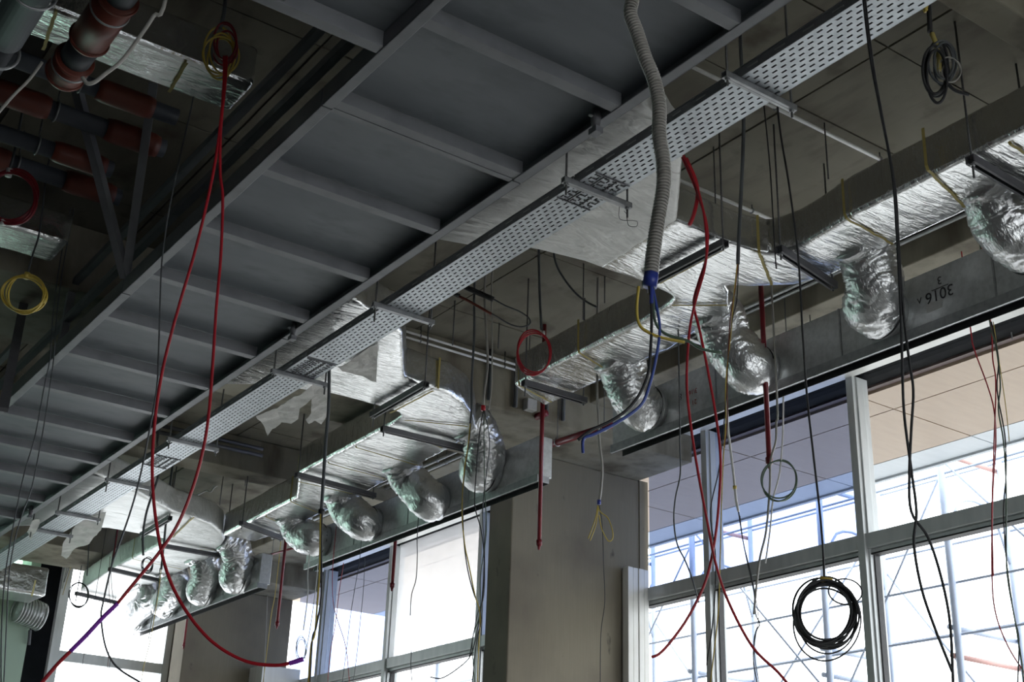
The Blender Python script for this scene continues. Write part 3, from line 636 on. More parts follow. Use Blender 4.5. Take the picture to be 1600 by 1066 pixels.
# -- ribbed grey hose
def ribbed(t, P, D):
    mb = MB(); acc = 0; last = P[0]; step = .0125
    for i in range(1, len(P)):
        a, b = P[i-1], P[i]; L = (b-a).length; d = (b-a).normalized(); s = step-acc
        while s <= L: mb.ring(a+d*s, d, .0225, .0046, 16, 5); s += step
        acc = (acc+L) % step
    obj('rib_hoops', mb, 'grey_conduit', t, True)
cable('ribbed_hose', 'thick ribbed grey hose hanging with a blue taped end', 'conduit',
      [(990, -30), (988, 0), (985, 22), (995, 50), (1008, 90), (1022, 125), (1030, 165), (1030, 210), (1036, 250), (1037, 290), (1029, 340), (1022, 385), (1017, 430)], .0205, 'grey_conduit', 3.22, 3.29, None, 14, 8,
      extra=[ribbed, wires([(1018, 428), (1015, 448)], .027, 'blue', 'tape_wrap'), wires([(1018, 446), (1018, 462), (1018, 475)], .008, 'blue', 'tape_tail'),
             wires([(1014, 445), (1018, 480), (1017, 540), (1011, 590), (990, 630), (960, 655), (925, 672), (903, 688)], .0055, 'black', 'black_wire'),
             wires([(1020, 450), (1026, 480), (1031, 515), (1025, 560), (1014, 605), (1000, 635), (965, 660), (930, 678), (912, 686), (911, 708)], .0055, 'blue_cable', 'blue_wire'),
             wires([(998, 448), (995, 480), (998, 505), (1010, 518), (1035, 528), (1070, 535)], .0055, 'yellow_cable', 'yellow_wire'),
             wires([(1021, 450), (1023, 500), (1040, 522), (1075, 533), (1095, 545), (1128, 552)], .0050, 'green_cable', 'green_wire')])
# -- long dark cables on the right
RC = 'long dark cables before the right windows'
cable('power_cable', 'long black cable on the right, curving left of its twin over the beige panels', 'cable', [(1347, -30), (1349, 0), (1360, 90), (1375, 170), (1394, 270), (1401, 360), (1407, 480), (1410, 580), (1413, 650), (1424, 735), (1432, 800), (1428, 850), (1440, 920), (1462, 985), (1488, 1050)], .0045, 'black', 3.25, 3.3, RC)
cable('power_cable', 'long black cable on the right, curving right of its twin over the beige panels', 'cable', [(1353, -30), (1352, 0), (1364, 100), (1378, 180), (1398, 290), (1404, 380), (1411, 480), (1420, 560), (1427, 610), (1424, 670), (1421, 740), (1424, 800), (1450, 840), (1470, 900), (1484, 970), (1489, 1060), (1489, 1090)], .0045, 'black', 3.25, 3.3, RC)
cable('coil_cable', 'black cable with a heavy round coil hanging over the right window', 'cable', [(1214, 120), (1217, 190), (1233, 290), (1247, 400), (1254, 520), (1261, 620), (1272, 720), (1281, 800), (1286, 860), (1288, 905)], .0055, 'black', 4.3, SLAB,
      extra=[loops(1290, 960, 44, 50, 13, .0052, 'black', 'coil_turn', .10), loops(1294, 968, 50, 58, 2, .004, 'black', 'loose_turn', .12), loops(1322, 925, 26, 20, 1, .004, 'black', 'stray_loop', .05), wires([(1282, 905), (1300, 908)], .014, 'yellow_cable', 'binding')])
cable('drop_conduit', 'dark conduit with wire ends, in front of the near tee duct', 'conduit', [(1157, 66), (1160, 130), (1162, 200), (1158, 300), (1154, 380), (1153, 413)], .0095, 'dark_conduit', 4.3, SLAB,
      extra=[wires([(1152, 412), (1146, 470), (1142, 520), (1134, 600), (1134, 660), (1130, 720), (1127, 800), (1125, 880), (1122, 960), (1110, 1066)], .0032, 'yellow_cable'), wires([(1154, 412), (1151, 470), (1144, 500), (1138, 560), (1133, 640), (1124, 730), (1110, 800), (1118, 870), (1115, 960), (1104, 1040)], .0032, 'black'),
             wires([(1153, 412), (1149, 450), (1141, 500), (1136, 600), (1137, 650), (1132, 700)], .0032, 'orange_pipe')])
cable('drop_wire', 'thin black cable left of the coil cable, running down the near duct', 'cable', [(1192, 150), (1203, 260), (1210, 380), (1213, 420)], .004, 'black', 4.3, SLAB)
# right edge group
cable('red_wire', 'thin red wire crossing the beige panels toward the bottom right', 'wire', [(1516, 510), (1522, 545), (1542, 600), (1553, 640), (1556, 690), (1551, 780), (1550, 900), (1556, 960), (1575, 1010), (1600, 1050), (1620, 1075)], .0045, 'red_cable', 3.6, SLAB, 'wires near the right picture edge')
cable('red_wire', 'thin red wire running straight down beside the green wires at the right edge', 'wire', [(1548, 505), (1551, 560), (1556, 600), (1553, 700), (1550, 800), (1552, 900)], .0045, 'red_cable', 3.6, SLAB, 'wires near the right picture edge')
cable('wire_bundle', 'bundle of olive and black wires hanging at the right edge of the beige panels', 'wire', [(1546, 500), (1556, 540), (1563, 600), (1560, 640), (1568, 690), (1572, 760), (1572, 830), (1574, 900), (1586, 970), (1597, 1040), (1600, 1080)], .0048, 'green_cable', 3.6, SLAB, None,
      extra=[wires([(1549, 503), (1560, 560), (1558, 610), (1570, 680), (1572, 740), (1568, 800), (1573, 880), (1584, 960), (1592, 1000), (1590, 1070)], .0045, 'black'), wires([(1552, 503), (1562, 570), (1572, 640), (1577, 690)], .0028, 'yellow_cable')])
# below near plenum
cable('sleeved_wires', 'white conduit with trailing black wires before the tinted windows', 'conduit', [(1136, 640), (1140, 690), (1146, 740), (1150, 780), (1154, 800)], .008, 'white_conduit', 3.05, SLAB, None,
      extra=[tip(1148, 762, .013, .02, 'yellow_cable', 'tie'), wires([(1154, 800), (1160, 840), (1168, 880), (1178, 925), (1181, 960), (1187, 975), (1181, 990), (1177, 1030), (1183, 1066)], .0042, 'black'), wires([(1156, 806), (1162, 850), (1172, 890), (1180, 930), (1185, 970), (1178, 1000), (1181, 1040), (1188, 1075)], .003, 'dark_conduit')])
cable('coiled_conduit', 'two pale conduits with a dark round coil under the near plenum', 'conduit', [(1214, 620), (1213, 660), (1212, 690), (1204, 720), (1203, 760), (1197, 830), (1186, 880), (1178, 960)], .007, 'grey_conduit', 3.05, SLAB, None,
      extra=[wires([(1224, 620), (1223, 680), (1218, 740), (1208, 780), (1203, 830), (1196, 880)], .006, 'white_conduit', 'second_conduit'), loops(1217, 751, 26, 32, 3, .005, 'green_cable', 'coil_turn', .05)])
cable('thin_cable', 'thin grey cable curving beside the column under the concrete drop', 'cable', [(1062, 640), (1062, 690), (1063, 740), (1055, 780), (1053, 815), (1058, 850), (1070, 875), (1080, 900), (1086, 920), (1092, 942)], .005, 'dark_conduit', 3.0, SLAB, None)
cable('blue_tip_conduit', 'grey conduit with blue tip and yellow wire loops in front of the big column', 'conduit', [(933, 600), (935, 650), (937, 695), (941, 730), (939, 765), (936, 785)], .009, 'grey_conduit', 3.5, SLAB, None,
      extra=[tip(936, 785, .014, .03, 'blue'), wires([(934, 790), (938, 800), (950, 810), (957, 830), (957, 842), (950, 845), (940, 826), (936, 805)], .0042, 'yellow_cable', 'yellow_loop'), wires([(934, 790), (930, 812), (919, 842)], .0042, 'yellow_cable', 'yellow_loop'), wires([(935, 792), (931, 820), (922, 845)], .0042, 'yellow_cable', 'yellow_loop'),
             wires([(936, 790), (941, 820), (943, 880), (945, 940), (939, 990), (938, 1066)], .003, 'black')])
# -- middle group
cable('dark_conduit', 'dark conduit ending in yellow wires beside the middle elbow', 'conduit', [(741, 455), (741, 520), (737, 600), (737, 640), (735, 662)], .0085, 'dark_conduit', 4.0, SLAB, 'hanging conduits near the middle elbow',
      extra=[wires([(735, 662), (731, 700), (725, 740), (722, 800), (726, 850), (732, 880), (742, 930), (750, 960), (748, 1010), (746, 1066)], .0045, 'yellow_cable'), wires([(736, 662), (733, 690), (724, 760), (724, 830), (729, 880), (738, 920), (752, 965), (745, 1000), (738, 1066)], .004, 'black')])
cable('grey_conduit', 'grey conduit with red tape and twisted wires beside the middle elbow', 'conduit', [(757, 460), (760, 520), (762, 570), (757, 610), (755, 640)], .0085, 'grey_conduit', 4.0, SLAB, 'hanging conduits near the middle elbow',
      extra=[tip(755, 638, .016, .035, 'red_cable', 'red_tape'), wires([(755, 642), (749, 680), (744, 740), (742, 790), (752, 830), (757, 880), (753, 940), (745, 990), (735, 1025), (715, 1045), (690, 1060), (672, 1058)], .004, 'black'), wires([(757, 642), (765, 690), (760, 740), (754, 800), (757, 860), (756, 930), (746, 960), (733, 1030)], .0035, 'dark_conduit'),
             wires([(756, 642), (757, 760), (760, 830), (751, 900), (750, 960), (738, 1000), (742, 1066)], .0035, 'green_cable')])
cable('grey_conduit', 'thin grey conduit just right of the red taped one', 'conduit', [(768, 455), (769, 520), (768, 600), (764, 640)], .005, 'grey_conduit', 4.0, SLAB, 'hanging conduits near the middle elbow')
cable('drop_pipe', 'straight dark pipe with yellow and black wires in front of the middle duct', 'conduit', [(515, 480), (514, 620), (509, 690), (504, 770), (502, 800)], .012, 'dark_conduit', 3.9, SLAB, None,
      extra=[tip(502, 800, .022, .03, 'black', 'tape_wrap'), wires([(501, 802), (500, 860), (499, 900), (496, 940), (492, 990), (486, 1010), (482, 1066)], .0065, 'yellow_cable'), wires([(503, 802), (502, 860), (502, 930), (494, 980), (488, 1000), (484, 1070)], .0065, 'black')])
cable('drop_conduit', 'dark conduit ending at the red coil above the duct end', 'conduit', [(842, 396), (843, 450), (846, 516)], .009, 'dark_conduit', 4.25, SLAB, None,
      extra=[loops(834, 551, 25, 34, 4, .005, 'red_cable', 'red_coil', .06), tip(849, 521, .012, .03, 'white_label', 'white_tag'), tip(821, 580, .010, .03, 'white_label', 'white_tag')])
cable('curved_conduit', 'grey conduit sloping across the slab onto the near duct end', 'conduit', [(866, 400), (872, 420), (888, 445), (908, 466), (932, 480)], .0075, 'dark_conduit', 4.28, SLAB)
cable('pipe_loop', 'copper pipe hairpin with black and orange sleeves below the slab', 'pipe', [(742, 452), (770, 467), (790, 478), (812, 487), (826, 497), (828, 506), (815, 511), (797, 507), (778, 496), (760, 486), (735, 472), (715, 462)], .0055, 'dark_conduit', 4.0, None, None,
      extra=[wires([(722, 446), (735, 452), (771, 468)], .020, 'black', 'foam_sleeve'), wires([(708, 458), (718, 463)], .016, 'black', 'foam_sleeve'), wires([(717, 463), (735, 472), (768, 491)], .010, 'orange_pipe', 'orange_sleeve')])
# -- left group
LG = 'thin cables hanging in front of the steel deck'
cable('thin_cable', 'thin dark cable falling across the steel deck and looping over the far window', 'cable', [(301, 157), (288, 215), (276, 270), (262, 340), (253, 409), (250, 480), (248, 545), (245, 606), (234, 670), (220, 740), (205, 796), (185, 854), (175, 882), (162, 938), (158, 965), (165, 1011), (182, 1042), (218, 1066), (240, 1080)], .0045, 'dark_conduit', 3.9, SLAB, LG)
cable('thin_cable', 'thin grey cable, left one of the close pair at the left edge', 'cable', [(93, 415), (83, 490), (78, 560), (68, 610), (55, 680), (38, 740), (25, 800), (14, 860), (6, 920), (2, 1000), (2, 1090)], .004, 'dark_conduit', 3.9, SLAB, LG)
cable('thin_cable', 'thin grey cable, right one of the close pair at the left edge', 'cable', [(99, 415), (89, 490), (84, 560), (77, 610), (66, 680), (50, 760), (36, 800), (24, 840), (14, 900), (10, 980), (5, 1090)], .004, 'dark_conduit', 3.9, SLAB, LG)
cable('thick_cable', 'thick grey cable end with a small dark coil over the farthest duct', 'cable', [(246, 684), (249, 720), (247, 745), (237, 775), (228, 805), (223, 840), (224, 868)], .011, 'dark_conduit', 4.0, SLAB, None, extra=[loops(231, 884, 9, 12, 4, .0035, 'black', 'coil_turn', .2)])
cable('thin_cable', 'thin cable ending in a dark ring before the far window', 'cable', [(140, 838), (138, 870), (136, 900)], .0065, 'dark_conduit', 3.8, SLAB, None, extra=[loops(123, 929, 15, 19, 3, .005, 'black', 'coil_turn', .05)])
cable('drop_pipe', 'dark pipe with thin wires passing the crossing point of the red cables', 'conduit', [(268, 740), (263, 780), (258, 830), (252, 890)], .012, 'dark_conduit', 4.1, SLAB, None, extra=[wires([(252, 888), (247, 930), (242, 960), (235, 1000), (225, 1040), (221, 1066)], .004, 'yellow_cable'), wires([(250, 888), (244, 940), (237, 970), (232, 1000)], .004, 'green_cable')])
cable('thin_wire', 'thin wire pair hanging in the far window', 'wire', [(176, 870), (174, 910), (178, 950), (176, 1000), (168, 1066)], .003, 'black', 3.4, SLAB, None, extra=[wires([(172, 870), (170, 920), (173, 960), (170, 1020), (166, 1066)], .003, 'orange_pipe')])
cable('thin_wire', 'slanting thin wire left inside the far window', 'wire', [(147, 945), (140, 985), (130, 1030), (127, 1066)], .003, 'black', 3.2, SLAB)
cable('thin_wire', 'yellow and red thin wires beside the green-lit pier', 'wire', [(118, 858), (108, 895), (98, 930)], .0035, 'yellow_cable', 4.1, SLAB, None, extra=[wires([(112, 858), (103, 895), (97, 920)], .003, 'green_cable'), wires([(115, 858), (110, 880), (100, 910)], .003, 'black')])
# wires below middle plenum
for (nm, lab, pts, r, mt_, z0) in [
    ('white_conduit', 'thin white conduit with a loop of wire left of the first mullion', [(481, 895), (481, 930), (474, 985)], .006, 'white_conduit', 3.0),
    ('thin_wire', 'red wire pair crossing in the tinted window between the columns', [(520, 885), (520, 935), (526, 965), (540, 1010), (546, 1066)], .0035, 'red_cable', 3.0),
    ('thin_wire', 'grey wire pair hanging across the purple panels between the columns', [(562, 875), (556, 910), (548, 960), (542, 1010), (535, 1066)], .003, 'dark_conduit', 3.0),
    ('thin_wire', 'crooked wire hanging in the milky pane between the columns', [(652, 838), (652, 870), (650, 905), (643, 930), (641, 962)], .004, 'dark_conduit', 3.0),
    ('thin_wire', 'short wire hanging below the transom between the columns', [(643, 1015), (642, 1040), (644, 1066)], .005, 'dark_conduit', 2.6)]:
    ex = None
    if nm == 'white_conduit': ex = [loops(470, 1010, 7, 18, 3, .003, 'dark_conduit', 'wire_loop', .2), wires([(497, 880), (492, 930), (485, 980), (476, 1030)], .004, 'white_conduit', 'second_conduit')]
    elif 'red wire pair' in lab: ex = [wires([(537, 880), (530, 925), (524, 975), (516, 1020), (512, 1066)], .0035, 'red_cable', 'second_wire')]
    elif 'grey wire pair' in lab: ex = [wires([(570, 872), (568, 920), (563, 970), (558, 1020), (552, 1066)], .003, 'dark_conduit', 'second_wire')]
    cable(nm, lab, 'wire', pts, r, mt_, z0, 3.4 if z0 > 2.9 else None, None, extra=ex)
cable('thin_wire', 'pale twisted wires hanging in front of the far column', 'wire', [(431, 920), (424, 960), (418, 1010), (411, 1066)], .004, 'yellow_cable', 3.4, SLAB, None, extra=[wires([(418, 930), (416, 980), (412, 1066)], .0035, 'grey_conduit')])
cable('wire_curl', 'thin black wire curl dangling from the tray hanger beside the ribbed hose', 'wire', [(968, 322), (967, 338), (972, 344), (990, 345), (996, 347), (994, 354), (982, 352), (979, 335), (975, 330)], .0016, 'black', 3.33, None, n=5)
# upper right bundle
cable('cable_bundle', 'tangled bundle of dark cable coils under the slab at the upper right', 'cable', [(1449, -20), (1452, 20), (1453, 50)], .012, 'black', 4.1, SLAB, None,
      extra=[loops(1462, 108, 16, 42, 4, .007, 'black', 'coil_turn', .2), loops(1475, 100, 18, 30, 3, .006, 'dark_conduit', 'coil_turn', .2), loops(1484, 112, 14, 22, 2, .004, 'grey_conduit', 'coil_turn', .2), wires([(1450, 8), (1446, 14), (1447, 18)], .012, 'yellow_cable', 'tape_tag'), wires([(1455, 50), (1470, 85), (1476, 120), (1490, 140), (1514, 148)], .008, 'black', 'tail'), wires([(1456, 52), (1466, 80), (1468, 110)], .012, 'tape', 'batten')])
cable('bent_conduit', 'bright kinked conduit piece hanging under the slab past the crossing cables', 'conduit', [(306, 775), (322, 767), (329, 769), (337, 760), (355, 754)], .010, 'white_conduit', 4.22, None, extra=[lambda t, P, D: obj('tie_wire', MB().tube([P[-1], Vector((P[-1].x, P[-1].y, SLAB+CH-.005))], .003, 6), 'rod', t)])
# upper left dark corner
cable('brown_cable', 'pale brown cable swinging under the drain pipe at the upper left', 'cable', [(262, -15), (240, 25), (215, 62), (190, 95), (165, 115), (148, 128), (136, 130), (129, 121)], .008, 'grey_conduit', 3.3, SLAB)
cable('brown_cable', 'pale straight cable falling from the pipe clamp to the left edge', 'cable', [(66, 97), (45, 125), (20, 150), (-10, 185)], .007, 'grey_conduit', 3.4, None)
cable('coil_cable', 'yellow cable coil tied up at the left edge', 'cable', [(72, 275), (66, 330), (60, 370), (52, 395), (44, 425)], .006, 'dark_conduit', 4.2, SLAB, None, extra=[loops(38, 460, 31, 30, 5, .0055, 'yellow_cable', 'coil_turn', .10), tip(42, 431, .018, .04, 'yellow_cable', 'tie'), tip(69, 470, .014, .03, 'yellow_cable', 'tie')])
cable('coil_cable', 'dark red cable coil with white tape at the left edge', 'cable', [(30, 200), (22, 240), (16, 262)], .008, 'dark_conduit', 4.2, SLAB, None, extra=[loops(18, 308, 40, 40, 4, .008, 'red_pipe', 'coil_turn', .06), tip(14, 270, .02, .05, 'white_label', 'white_tape'), tip(5, 348, .018, .03, 'white_label', 'white_tape')])
cable('wire_tangle', 'tangle of yellow and dark wires where the red cables start', 'wire', [(353, -10), (350, 20), (344, 45)], .010, 'dark_conduit', 4.16, SLAB, None, extra=[loops(345, 85, 24, 34, 4, .005, 'yellow_cable', 'wire_loop', .2), loops(352, 70, 18, 30, 3, .006, 'red_pipe', 'wire_loop', .2), wires([(335, 55), (330, 75), (333, 95)], .010, 'dark_conduit', 'sleeve')])

# ================================================================ SPRINKLER PIPES
def drop(label, px, y0, y1, x1, z, r=.017, up=SLAB):
    a = at(px, y0, Z=z); D = a.x*HX+a.y*HY; b = at(x1, y1, D=D)
    t = thing('sprinkler_drop', label, 'pipe', b, 'dark red sprinkler drops')
    b2 = Vector((a.x, a.y, b.z))
    obj('pipe', MB().tube([Vector((a.x, a.y, up+CH)), b2], r, 12), 'red_pipe', t, True)
    obj('socket', MB().tube([b2+Vector((0, 0, .02)), b2-Vector((0, 0, .02))], r*1.35, 12), 'red_pipe', t, True)
    obj('plug', MB().tube([b2-Vector((0, 0, .02)), b2-Vector((0, 0, .055))], lambda i: (r*.9, r*.5)[i], 10), 'red_pipe', t, True)
drop('dark red sprinkler drop ending before the big column face', 846, 700, 848, 840, 3.3)
drop('dark red sprinkler drop hanging beside the dark coil', 1190, 470, 720, 1198, 3.75)
drop('dark red sprinkler drop in front of the far column', 445, 860, 975, 437, 3.6)
drop('dark red sprinkler drop over the pale mullion between the columns', 617, 855, 915, 611, 3.1)
drop('short dark red sprinkler drop beside the far window', 292, 972, 1008, 288, 3.3, .014)
drop('thin dark red rod above the farthest duct', 184, 826, 868, 178, 3.95, .012)
def pipe_thing(label, P, r, material='red_pipe', cat='pipe', name='pipe_run', group=None, clamps=None):
    t = thing(name, label, cat, Vector(P[0]), group)
    obj('pipe', MB().tube(P, r, 12), material, t, True)
    if clamps:
        L = Vector(P[-1])-Vector(P[0])
        for f in clamps:
            p = Vector(P[0])+L*f; obj('clamp', MB().ring(p, L, r+.002, .006, 16, 5), 'zinc', t, True)
            obj('clamp_rod', MB().tube([p+Vector((0, 0, r)), Vector((p.x, p.y, SLAB+CH))], .004, 6), 'rod', t, True)
    return t
pipe_thing('level dark red pipe crossing to the near plenum end', [at(851, 698, X=6.35), at(955, 664, X=6.35)], .030, clamps=(.2, .9))
pipe_thing('thin dark red pipe seen behind the hose of the middle plenum', [at(405, 872, X=6.4), at(475, 852, X=6.4)], .013, clamps=(.3,))
pipe_thing('short red valve pipe on the deep beam', [W(6.2, 8.40, 3.88), W(6.2, 8.53, 3.88)], .03)
# conduit runs under the slab
CR = 'conduit runs under the slab'
def conduit(label, a, b, r, m='white_conduit', cl=(.1, .5, .9)): pipe_thing(label, [a, b], r, m, 'conduit', 'conduit_run', CR, cl)
conduit('upper pale conduit along the top of the deep beam', W(3.9, 8.45, SLAB-.09), W(6.0, 8.45, SLAB-.09), .010)
conduit('lower pale conduit along the top of the deep beam', W(3.9, 8.45, SLAB-.14), W(6.0, 8.45, SLAB-.14), .010)
q = at(1225, 175, Z=SLAB-.05); q2 = at(1353, 248, Z=SLAB-.05); conduit('white conduit across the slab above the near duct', W(q.x-1.2, q.y, SLAB-.05), W(q2.x+.3, q.y, SLAB-.05), .012)
q = at(1070, 285, Z=SLAB-.05); conduit('pale conduit across the slab behind the near tee duct', W(q.x-.3, q.y, SLAB-.05), W(q.x+1.5, q.y, SLAB-.05), .012)
for i, (d, l) in enumerate(((0, 'nearer'), (.07, 'farther'))):
    conduit(l+' conduit of the pair running along above the near plenum', W(6.64+d, 1.5, SLAB-.06), W(6.64+d, 8.4, SLAB-.06), .014, 'galv', (.2, .4, .6, .8))
    conduit(l+' conduit of the pair running along above the middle plenum', W(6.62+d*1.5, 9.8, SLAB-.2), W(6.62+d*1.5, 14.8, SLAB-.2), .016, 'galv', (.2, .4, .6, .8))
q = at(1150, 500, Z=4.0); conduit('bright conduit left of the pair of white ones behind the tee duct', W(5.6, 6.62, 4.05), W(6.75, 6.62, 4.05), .012, 'white_conduit', (.5,))
conduit('bright conduit right of the pair of white ones behind the tee duct', W(5.6, 6.68, 4.0), W(6.75, 6.68, 4.0), .012, 'white_conduit', (.5,))
conduit('grey trunking across the slab before the shallow beam, upper', W(3.9, 11.9, SLAB-.12), W(5.2, 11.9, SLAB-.12), .02, 'dark_steel', (.5,))
conduit('grey trunking across the slab before the shallow beam, lower', W(3.9, 11.9, SLAB-.19), W(5.2, 11.9, SLAB-.19), .02, 'dark_steel', (.5,))
for i, x in enumerate((5.68, 5.95, 6.28, 6.46)):
    t = tag(obj('wall_conduit', MB().tube([W(x, 8.50, SLAB), W(x, 8.50, 3.9)], .018, 10), 'dark_conduit', None, True),
            ['first', 'second', 'third', 'fourth'][i]+' upright grey conduit from the left on the deep beam face', 'conduit', 'upright conduits on the beam')
jb = tag(obj('junction_box', bx(6.05, 6.15, 8.46, 8.53, 3.9, 4.0), 'white_label', None, bevel=.005), 'small pale junction box on the deep beam face', 'box')
# loose threaded rods
RD = [(1288, 192, 280, 'left of the big near duct, under the slab'), (965, 185, 228, 'between the deck edge and the tray'), (1020, 240, 352, 'thick one left of the ribbed hose'), (1115, 230, 408, 'right of the ribbed hose'), (912, 412, 500, 'over the dark duct end'),
      (945, 432, 474, 'short one near the bent conduit'), (711, 470, 540, 'below the foam sleeved pipe'), (780, 505, 545, 'left of the red coil'), (828, 520, 560, 'through the red coil'), (1225, 455, 560, 'behind the red crossing cables'), (1263, 455, 540, 'above the near plenum top'),
      (1303, 445, 480, 'beside the hanger at the near hose'), (605, 655, 688, 'at the inner corner of the middle elbow'), (557, 585, 605, 'in front of the paper flap'), (390, 700, 760, 'under the slab past the torn paper'), (350, 735, 790, 'near the bent bright conduit'), (1575, 480, 530, 'above the right windows')]
for (px, a, b, s) in RD:
    p = at(px, a, Z=SLAB); D = p.x*HX+p.y*HY; e = at(px, b, D=D)
    tag(obj('threaded_rod', MB().tube([Vector((p.x, p.y, SLAB+CH)), Vector((p.x, p.y, e.z))], .005 if px != 1020 else .008, 6), 'rod', None, True), 'loose threaded rod '+s, 'rod', 'loose threaded rods')

# ================================================================ PAPER, CLAMPS, SMALL THINGS
def sheet(label, outline, z, tilt=0, name='torn_sheet', mt_='paper'):
    P = [at(x, y, Z=z+tilt*i) for i, (x, y) in enumerate(outline)]
    c = sum(P, Vector())/len(P); n = len(P); mb = MB()
    P2 = [p+Vector((0, 0, .004)) for p in P]
    mb.add(P+P2, [tuple(range(n)), tuple(reversed(range(n, 2*n)))]+[(i, (i+1) % n, n+(i+1) % n, n+i) for i in range(n)])
    o = obj(name, mb, mt_, None)
    b = bmesh.new(); b.from_mesh(o.data); bmesh.ops.triangulate(b, faces=b.faces)
    for _ in range(5):
        es = [e for e in b.edges if e.calc_length() > .05]
        if es: bmesh.ops.subdivide_edges(b, edges=es, cuts=1); bmesh.ops.triangulate(b, faces=[f for f in b.faces if len(f.verts) > 3])
    for v in b.verts: v.co.z += .03*noise.noise(v.co*4)+.012*noise.noise(v.co*13); v.co -= c
    b.to_mesh(o.data); b.free(); o.location = c
    return tag(o, label, 'sheet', 'torn grey membrane sheets')
sheet('large torn grey sheet drooping beside the tray with a jagged lower edge', [(400, 650), (430, 640), (470, 615), (488, 603), (490, 618), (478, 632), (468, 640), (466, 655), (455, 662), (440, 660), (425, 672), (418, 682), (412, 668)], 3.365, 0)
sheet('narrow torn grey strip hanging right of the large torn sheet', [(488, 600), (510, 600), (514, 625), (510, 650), (502, 664), (492, 656), (483, 662), (478, 655), (486, 645)], 3.37, 0)
sheet('grey paper flap hanging over the mouth of the middle elbow duct', [(528, 575), (560, 555), (590, 540), (588, 598), (560, 588), (535, 582)], 3.50, 0)
sheet('ragged grey membrane beside the far end of the tray', [(112, 830), (125, 812), (150, 806), (166, 800), (158, 828), (140, 848), (118, 858), (104, 872), (96, 868), (98, 850)], 3.45, 0)
sheet('small pale scrap caught on the deck edge at the far end', [(42, 832), (50, 816), (60, 812), (62, 820), (48, 842)], 3.32, 0)
def clamp(label, px, py, z, s=1.0):
    p = at(px, py, Z=z); t = thing('beam_clamp', label, 'clamp', p, 'clamps on the deck edge')
    obj('body', MB().tube([p+Vector((0, 0, .09*s)), p+Vector((0, 0, .04*s)), p-Vector((0, 0, .0))], lambda i: (.018, .022, .016)[i]*s, 12), 'dark_steel', t, True)
    obj('jaw', MB().box((p.x-.02*s, p.y-.025*s, p.z-.03*s), (p.x+.02*s, p.y+.025*s, p.z-.002)), 'steel_paint', t, bevel=.003)
    obj('bolt', MB().tube([p+Vector((-.035*s, 0, .05*s)), p+Vector((.035*s, 0, .05*s))], .007*s, 8), 'zinc', t, True)
clamp('steel clamp under the deck edge left of the ribbed hose', 931, 200, 3.26, 1.1)
clamp('steel clamp under the deck edge above the torn paper', 457, 525, 3.26)
clamp('steel clamp under the deck at the lower left', 47, 805, 3.26)
lp = thing('cladding_profile', 'pale ribbed metal profile standing against the big column beside the window', 'profile', (7.9, 9.2, 0))
for i in range(4):
    x = 7.76+i*.066
    obj('rib_panel', MB().box((x, 9.17+.006*(i % 2), 0), (x+.06, 9.25, 2.96+CH)), 'alu_white', lp, bevel=.005)
obj('core', MB().box((7.765, 9.19, 0), (8.01, 9.26, 2.94+CH)), 'alu', lp)
tag(obj('switch_box', MB().box((0, 0, 0), (1, 1, 1)), 'alu_white', None), 'pale cabinet corner at the foot of the far column', 'box')
sb = ALL[-1]; p = at(446, 1043, X=6.9); 
for v, c in zip(sb.data.vertices, [(x, y, z) for z in (0, 1) for (x, y) in ((0, 0), (1, 0), (1, 1), (0, 1))]): pass
sb.location = (7.45, 16.25, 0); sb.scale = (.55, .40, 1)
sb.scale.z = at(440, 1043, Y=16.25).z
obj('cable_strap', MB().tube([at(45, 1008, Y=17.1), at(47, 985, Y=17.1)], .02, 8), 'dark_steel', sl)

# ================================================================ DARK SERVICES AT THE UPPER LEFT
def drain(label, x, y0, y1, z, r, segs):
    t = thing('drain_pipe', label, 'pipe', W(x, y0, z), 'large drain pipes')
    for (a, b, mt_, rr) in segs:
        obj('pipe_length' if mt_ == 'grey_pipe' else 'coupling', MB().tube([W(x, a, z), W(x, b, z)], rr, 28), mt_, t, True)
        if mt_ == 'orange_pipe':
            for e in (a+.02, b-.02): obj('lip', MB().ring(W(x, e, z), (0, 1, 0), rr, .009, 28, 6), mt_, t, True)
    for y in (y1-.62, y1-.08):
        obj('clamp', MB().ring(W(x, y, z), (0, 1, 0), r+.014, .008, 28, 6), 'zinc', t, True)
        obj('clamp_rod', MB().tube([W(x, y, z+r), W(x, y, SLAB-.006)], .006, 6), 'rod', t, True)
drain('thick grey drain pipe with orange couplings at the upper left', 1.21, 3.2, 5.60, 3.62, .072, [(3.2, 4.9, 'grey_pipe', .072), (4.86, 5.27, 'orange_pipe', .088), (5.25, 5.48, 'grey_pipe', .074), (5.44, 5.62, 'orange_pipe', .088), (5.62, 5.66, 'orange_pipe', .06)])
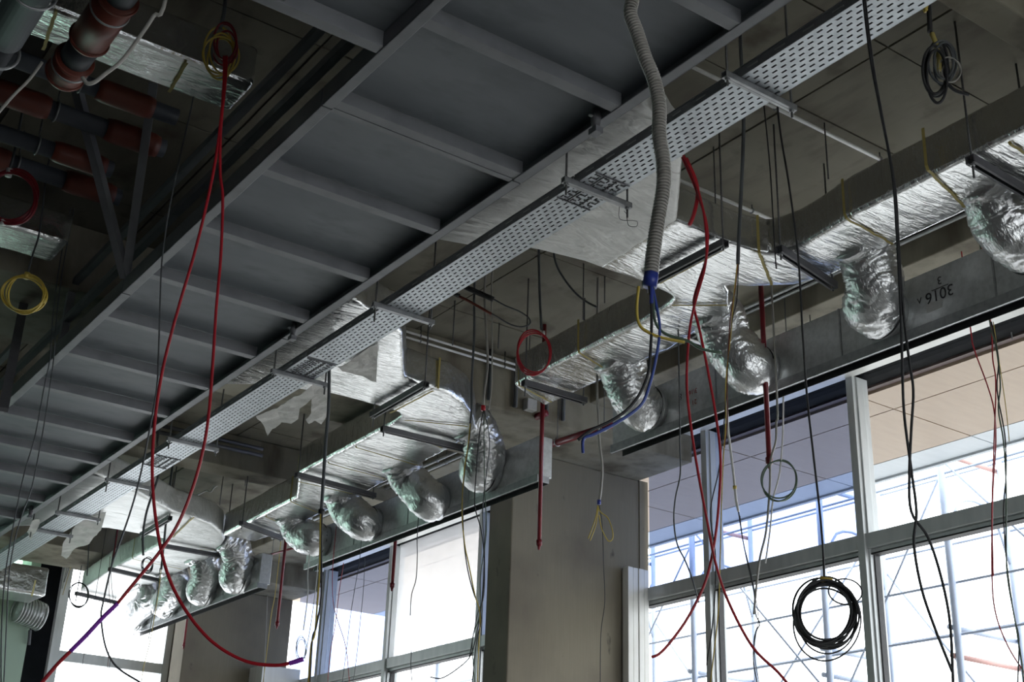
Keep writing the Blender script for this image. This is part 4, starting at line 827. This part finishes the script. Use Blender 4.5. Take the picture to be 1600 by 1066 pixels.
drain('thick plain grey drain pipe in the upper left corner', .86, 2.0, 5.5, 3.5, .085, [(2.0, 5.3, 'grey_pipe', .085), (5.3, 7.2, 'grey_pipe', .07)])
df = thing('supply_duct', 'dim foil wrapped duct crossing behind the drain pipes', 'duct', W(0, 5.6, 3.85), 'foil wrapped supply ducts')
foil_duct([(-3, 5.50), (2.12, 5.50), (2.12, 5.80), (-3, 5.80)], 3.88, 4.12, df)
tape_band((68, 75), (88, 15), df, 4.0, 3.88, False); tape_band((265, 140), (292, 95), df, 4.0, 3.88, False)
df = thing('supply_duct', 'dim foil wrapped duct at the left edge above the yellow coil', 'duct', W(0, 8.1, 3.85), 'foil wrapped supply ducts')
foil_duct([(-3, 7.95), (1.95, 7.95), (1.95, 8.30), (-3, 8.30)], 3.9, 4.12, df)
xp = [(4.75, 4.1, .06, 2.05), (6.3, 4.05, .05, 2.0), (6.75, 4.1, .055, 2.1), (7.05, 4.02, .05, 1.9), (7.5, 4.1, .055, 2.1), (9.95, 3.9, .06, 2.0), (10.4, 3.95, .05, 2.0), (10.9, 3.9, .05, 2.0)]
nmw = ['nearest', 'second', 'third', 'fourth', 'fifth', 'sixth', 'seventh', 'farthest']
for i, (y, z, r, x1) in enumerate(xp):
    t = thing('waste_pipe', nmw[i]+' cross pipe under the dark slab, counted away from the viewer', 'pipe', W(0, y, z), 'cross pipes under the dark slab')
    obj('pipe', MB().tube([W(-4, y, z), W(x1, y, z)], r, 16), 'grey_pipe', t, True)
    for x in ([.9, 1.7] if i % 2 else [1.25, 1.9]):
        if x < x1: 
            obj('coupling', MB().tube([W(x-.16, y, z), W(x-.12, y, z), W(x+.12, y, z), W(x+.16, y, z)], lambda k: (r*1.15, r*1.32, r*1.32, r*1.15)[k], 16), 'orange_pipe', t, True)
    for x in (.5, 1.45):
        obj('clamp', MB().ring(W(x, y, z), (1, 0, 0), r+.006, .006, 16, 5), 'zinc', t, True)
        obj('clamp_rod', MB().tube([W(x, y, z+r), W(x, y, SLAB-.006)], .005, 6), 'rod', t, True)
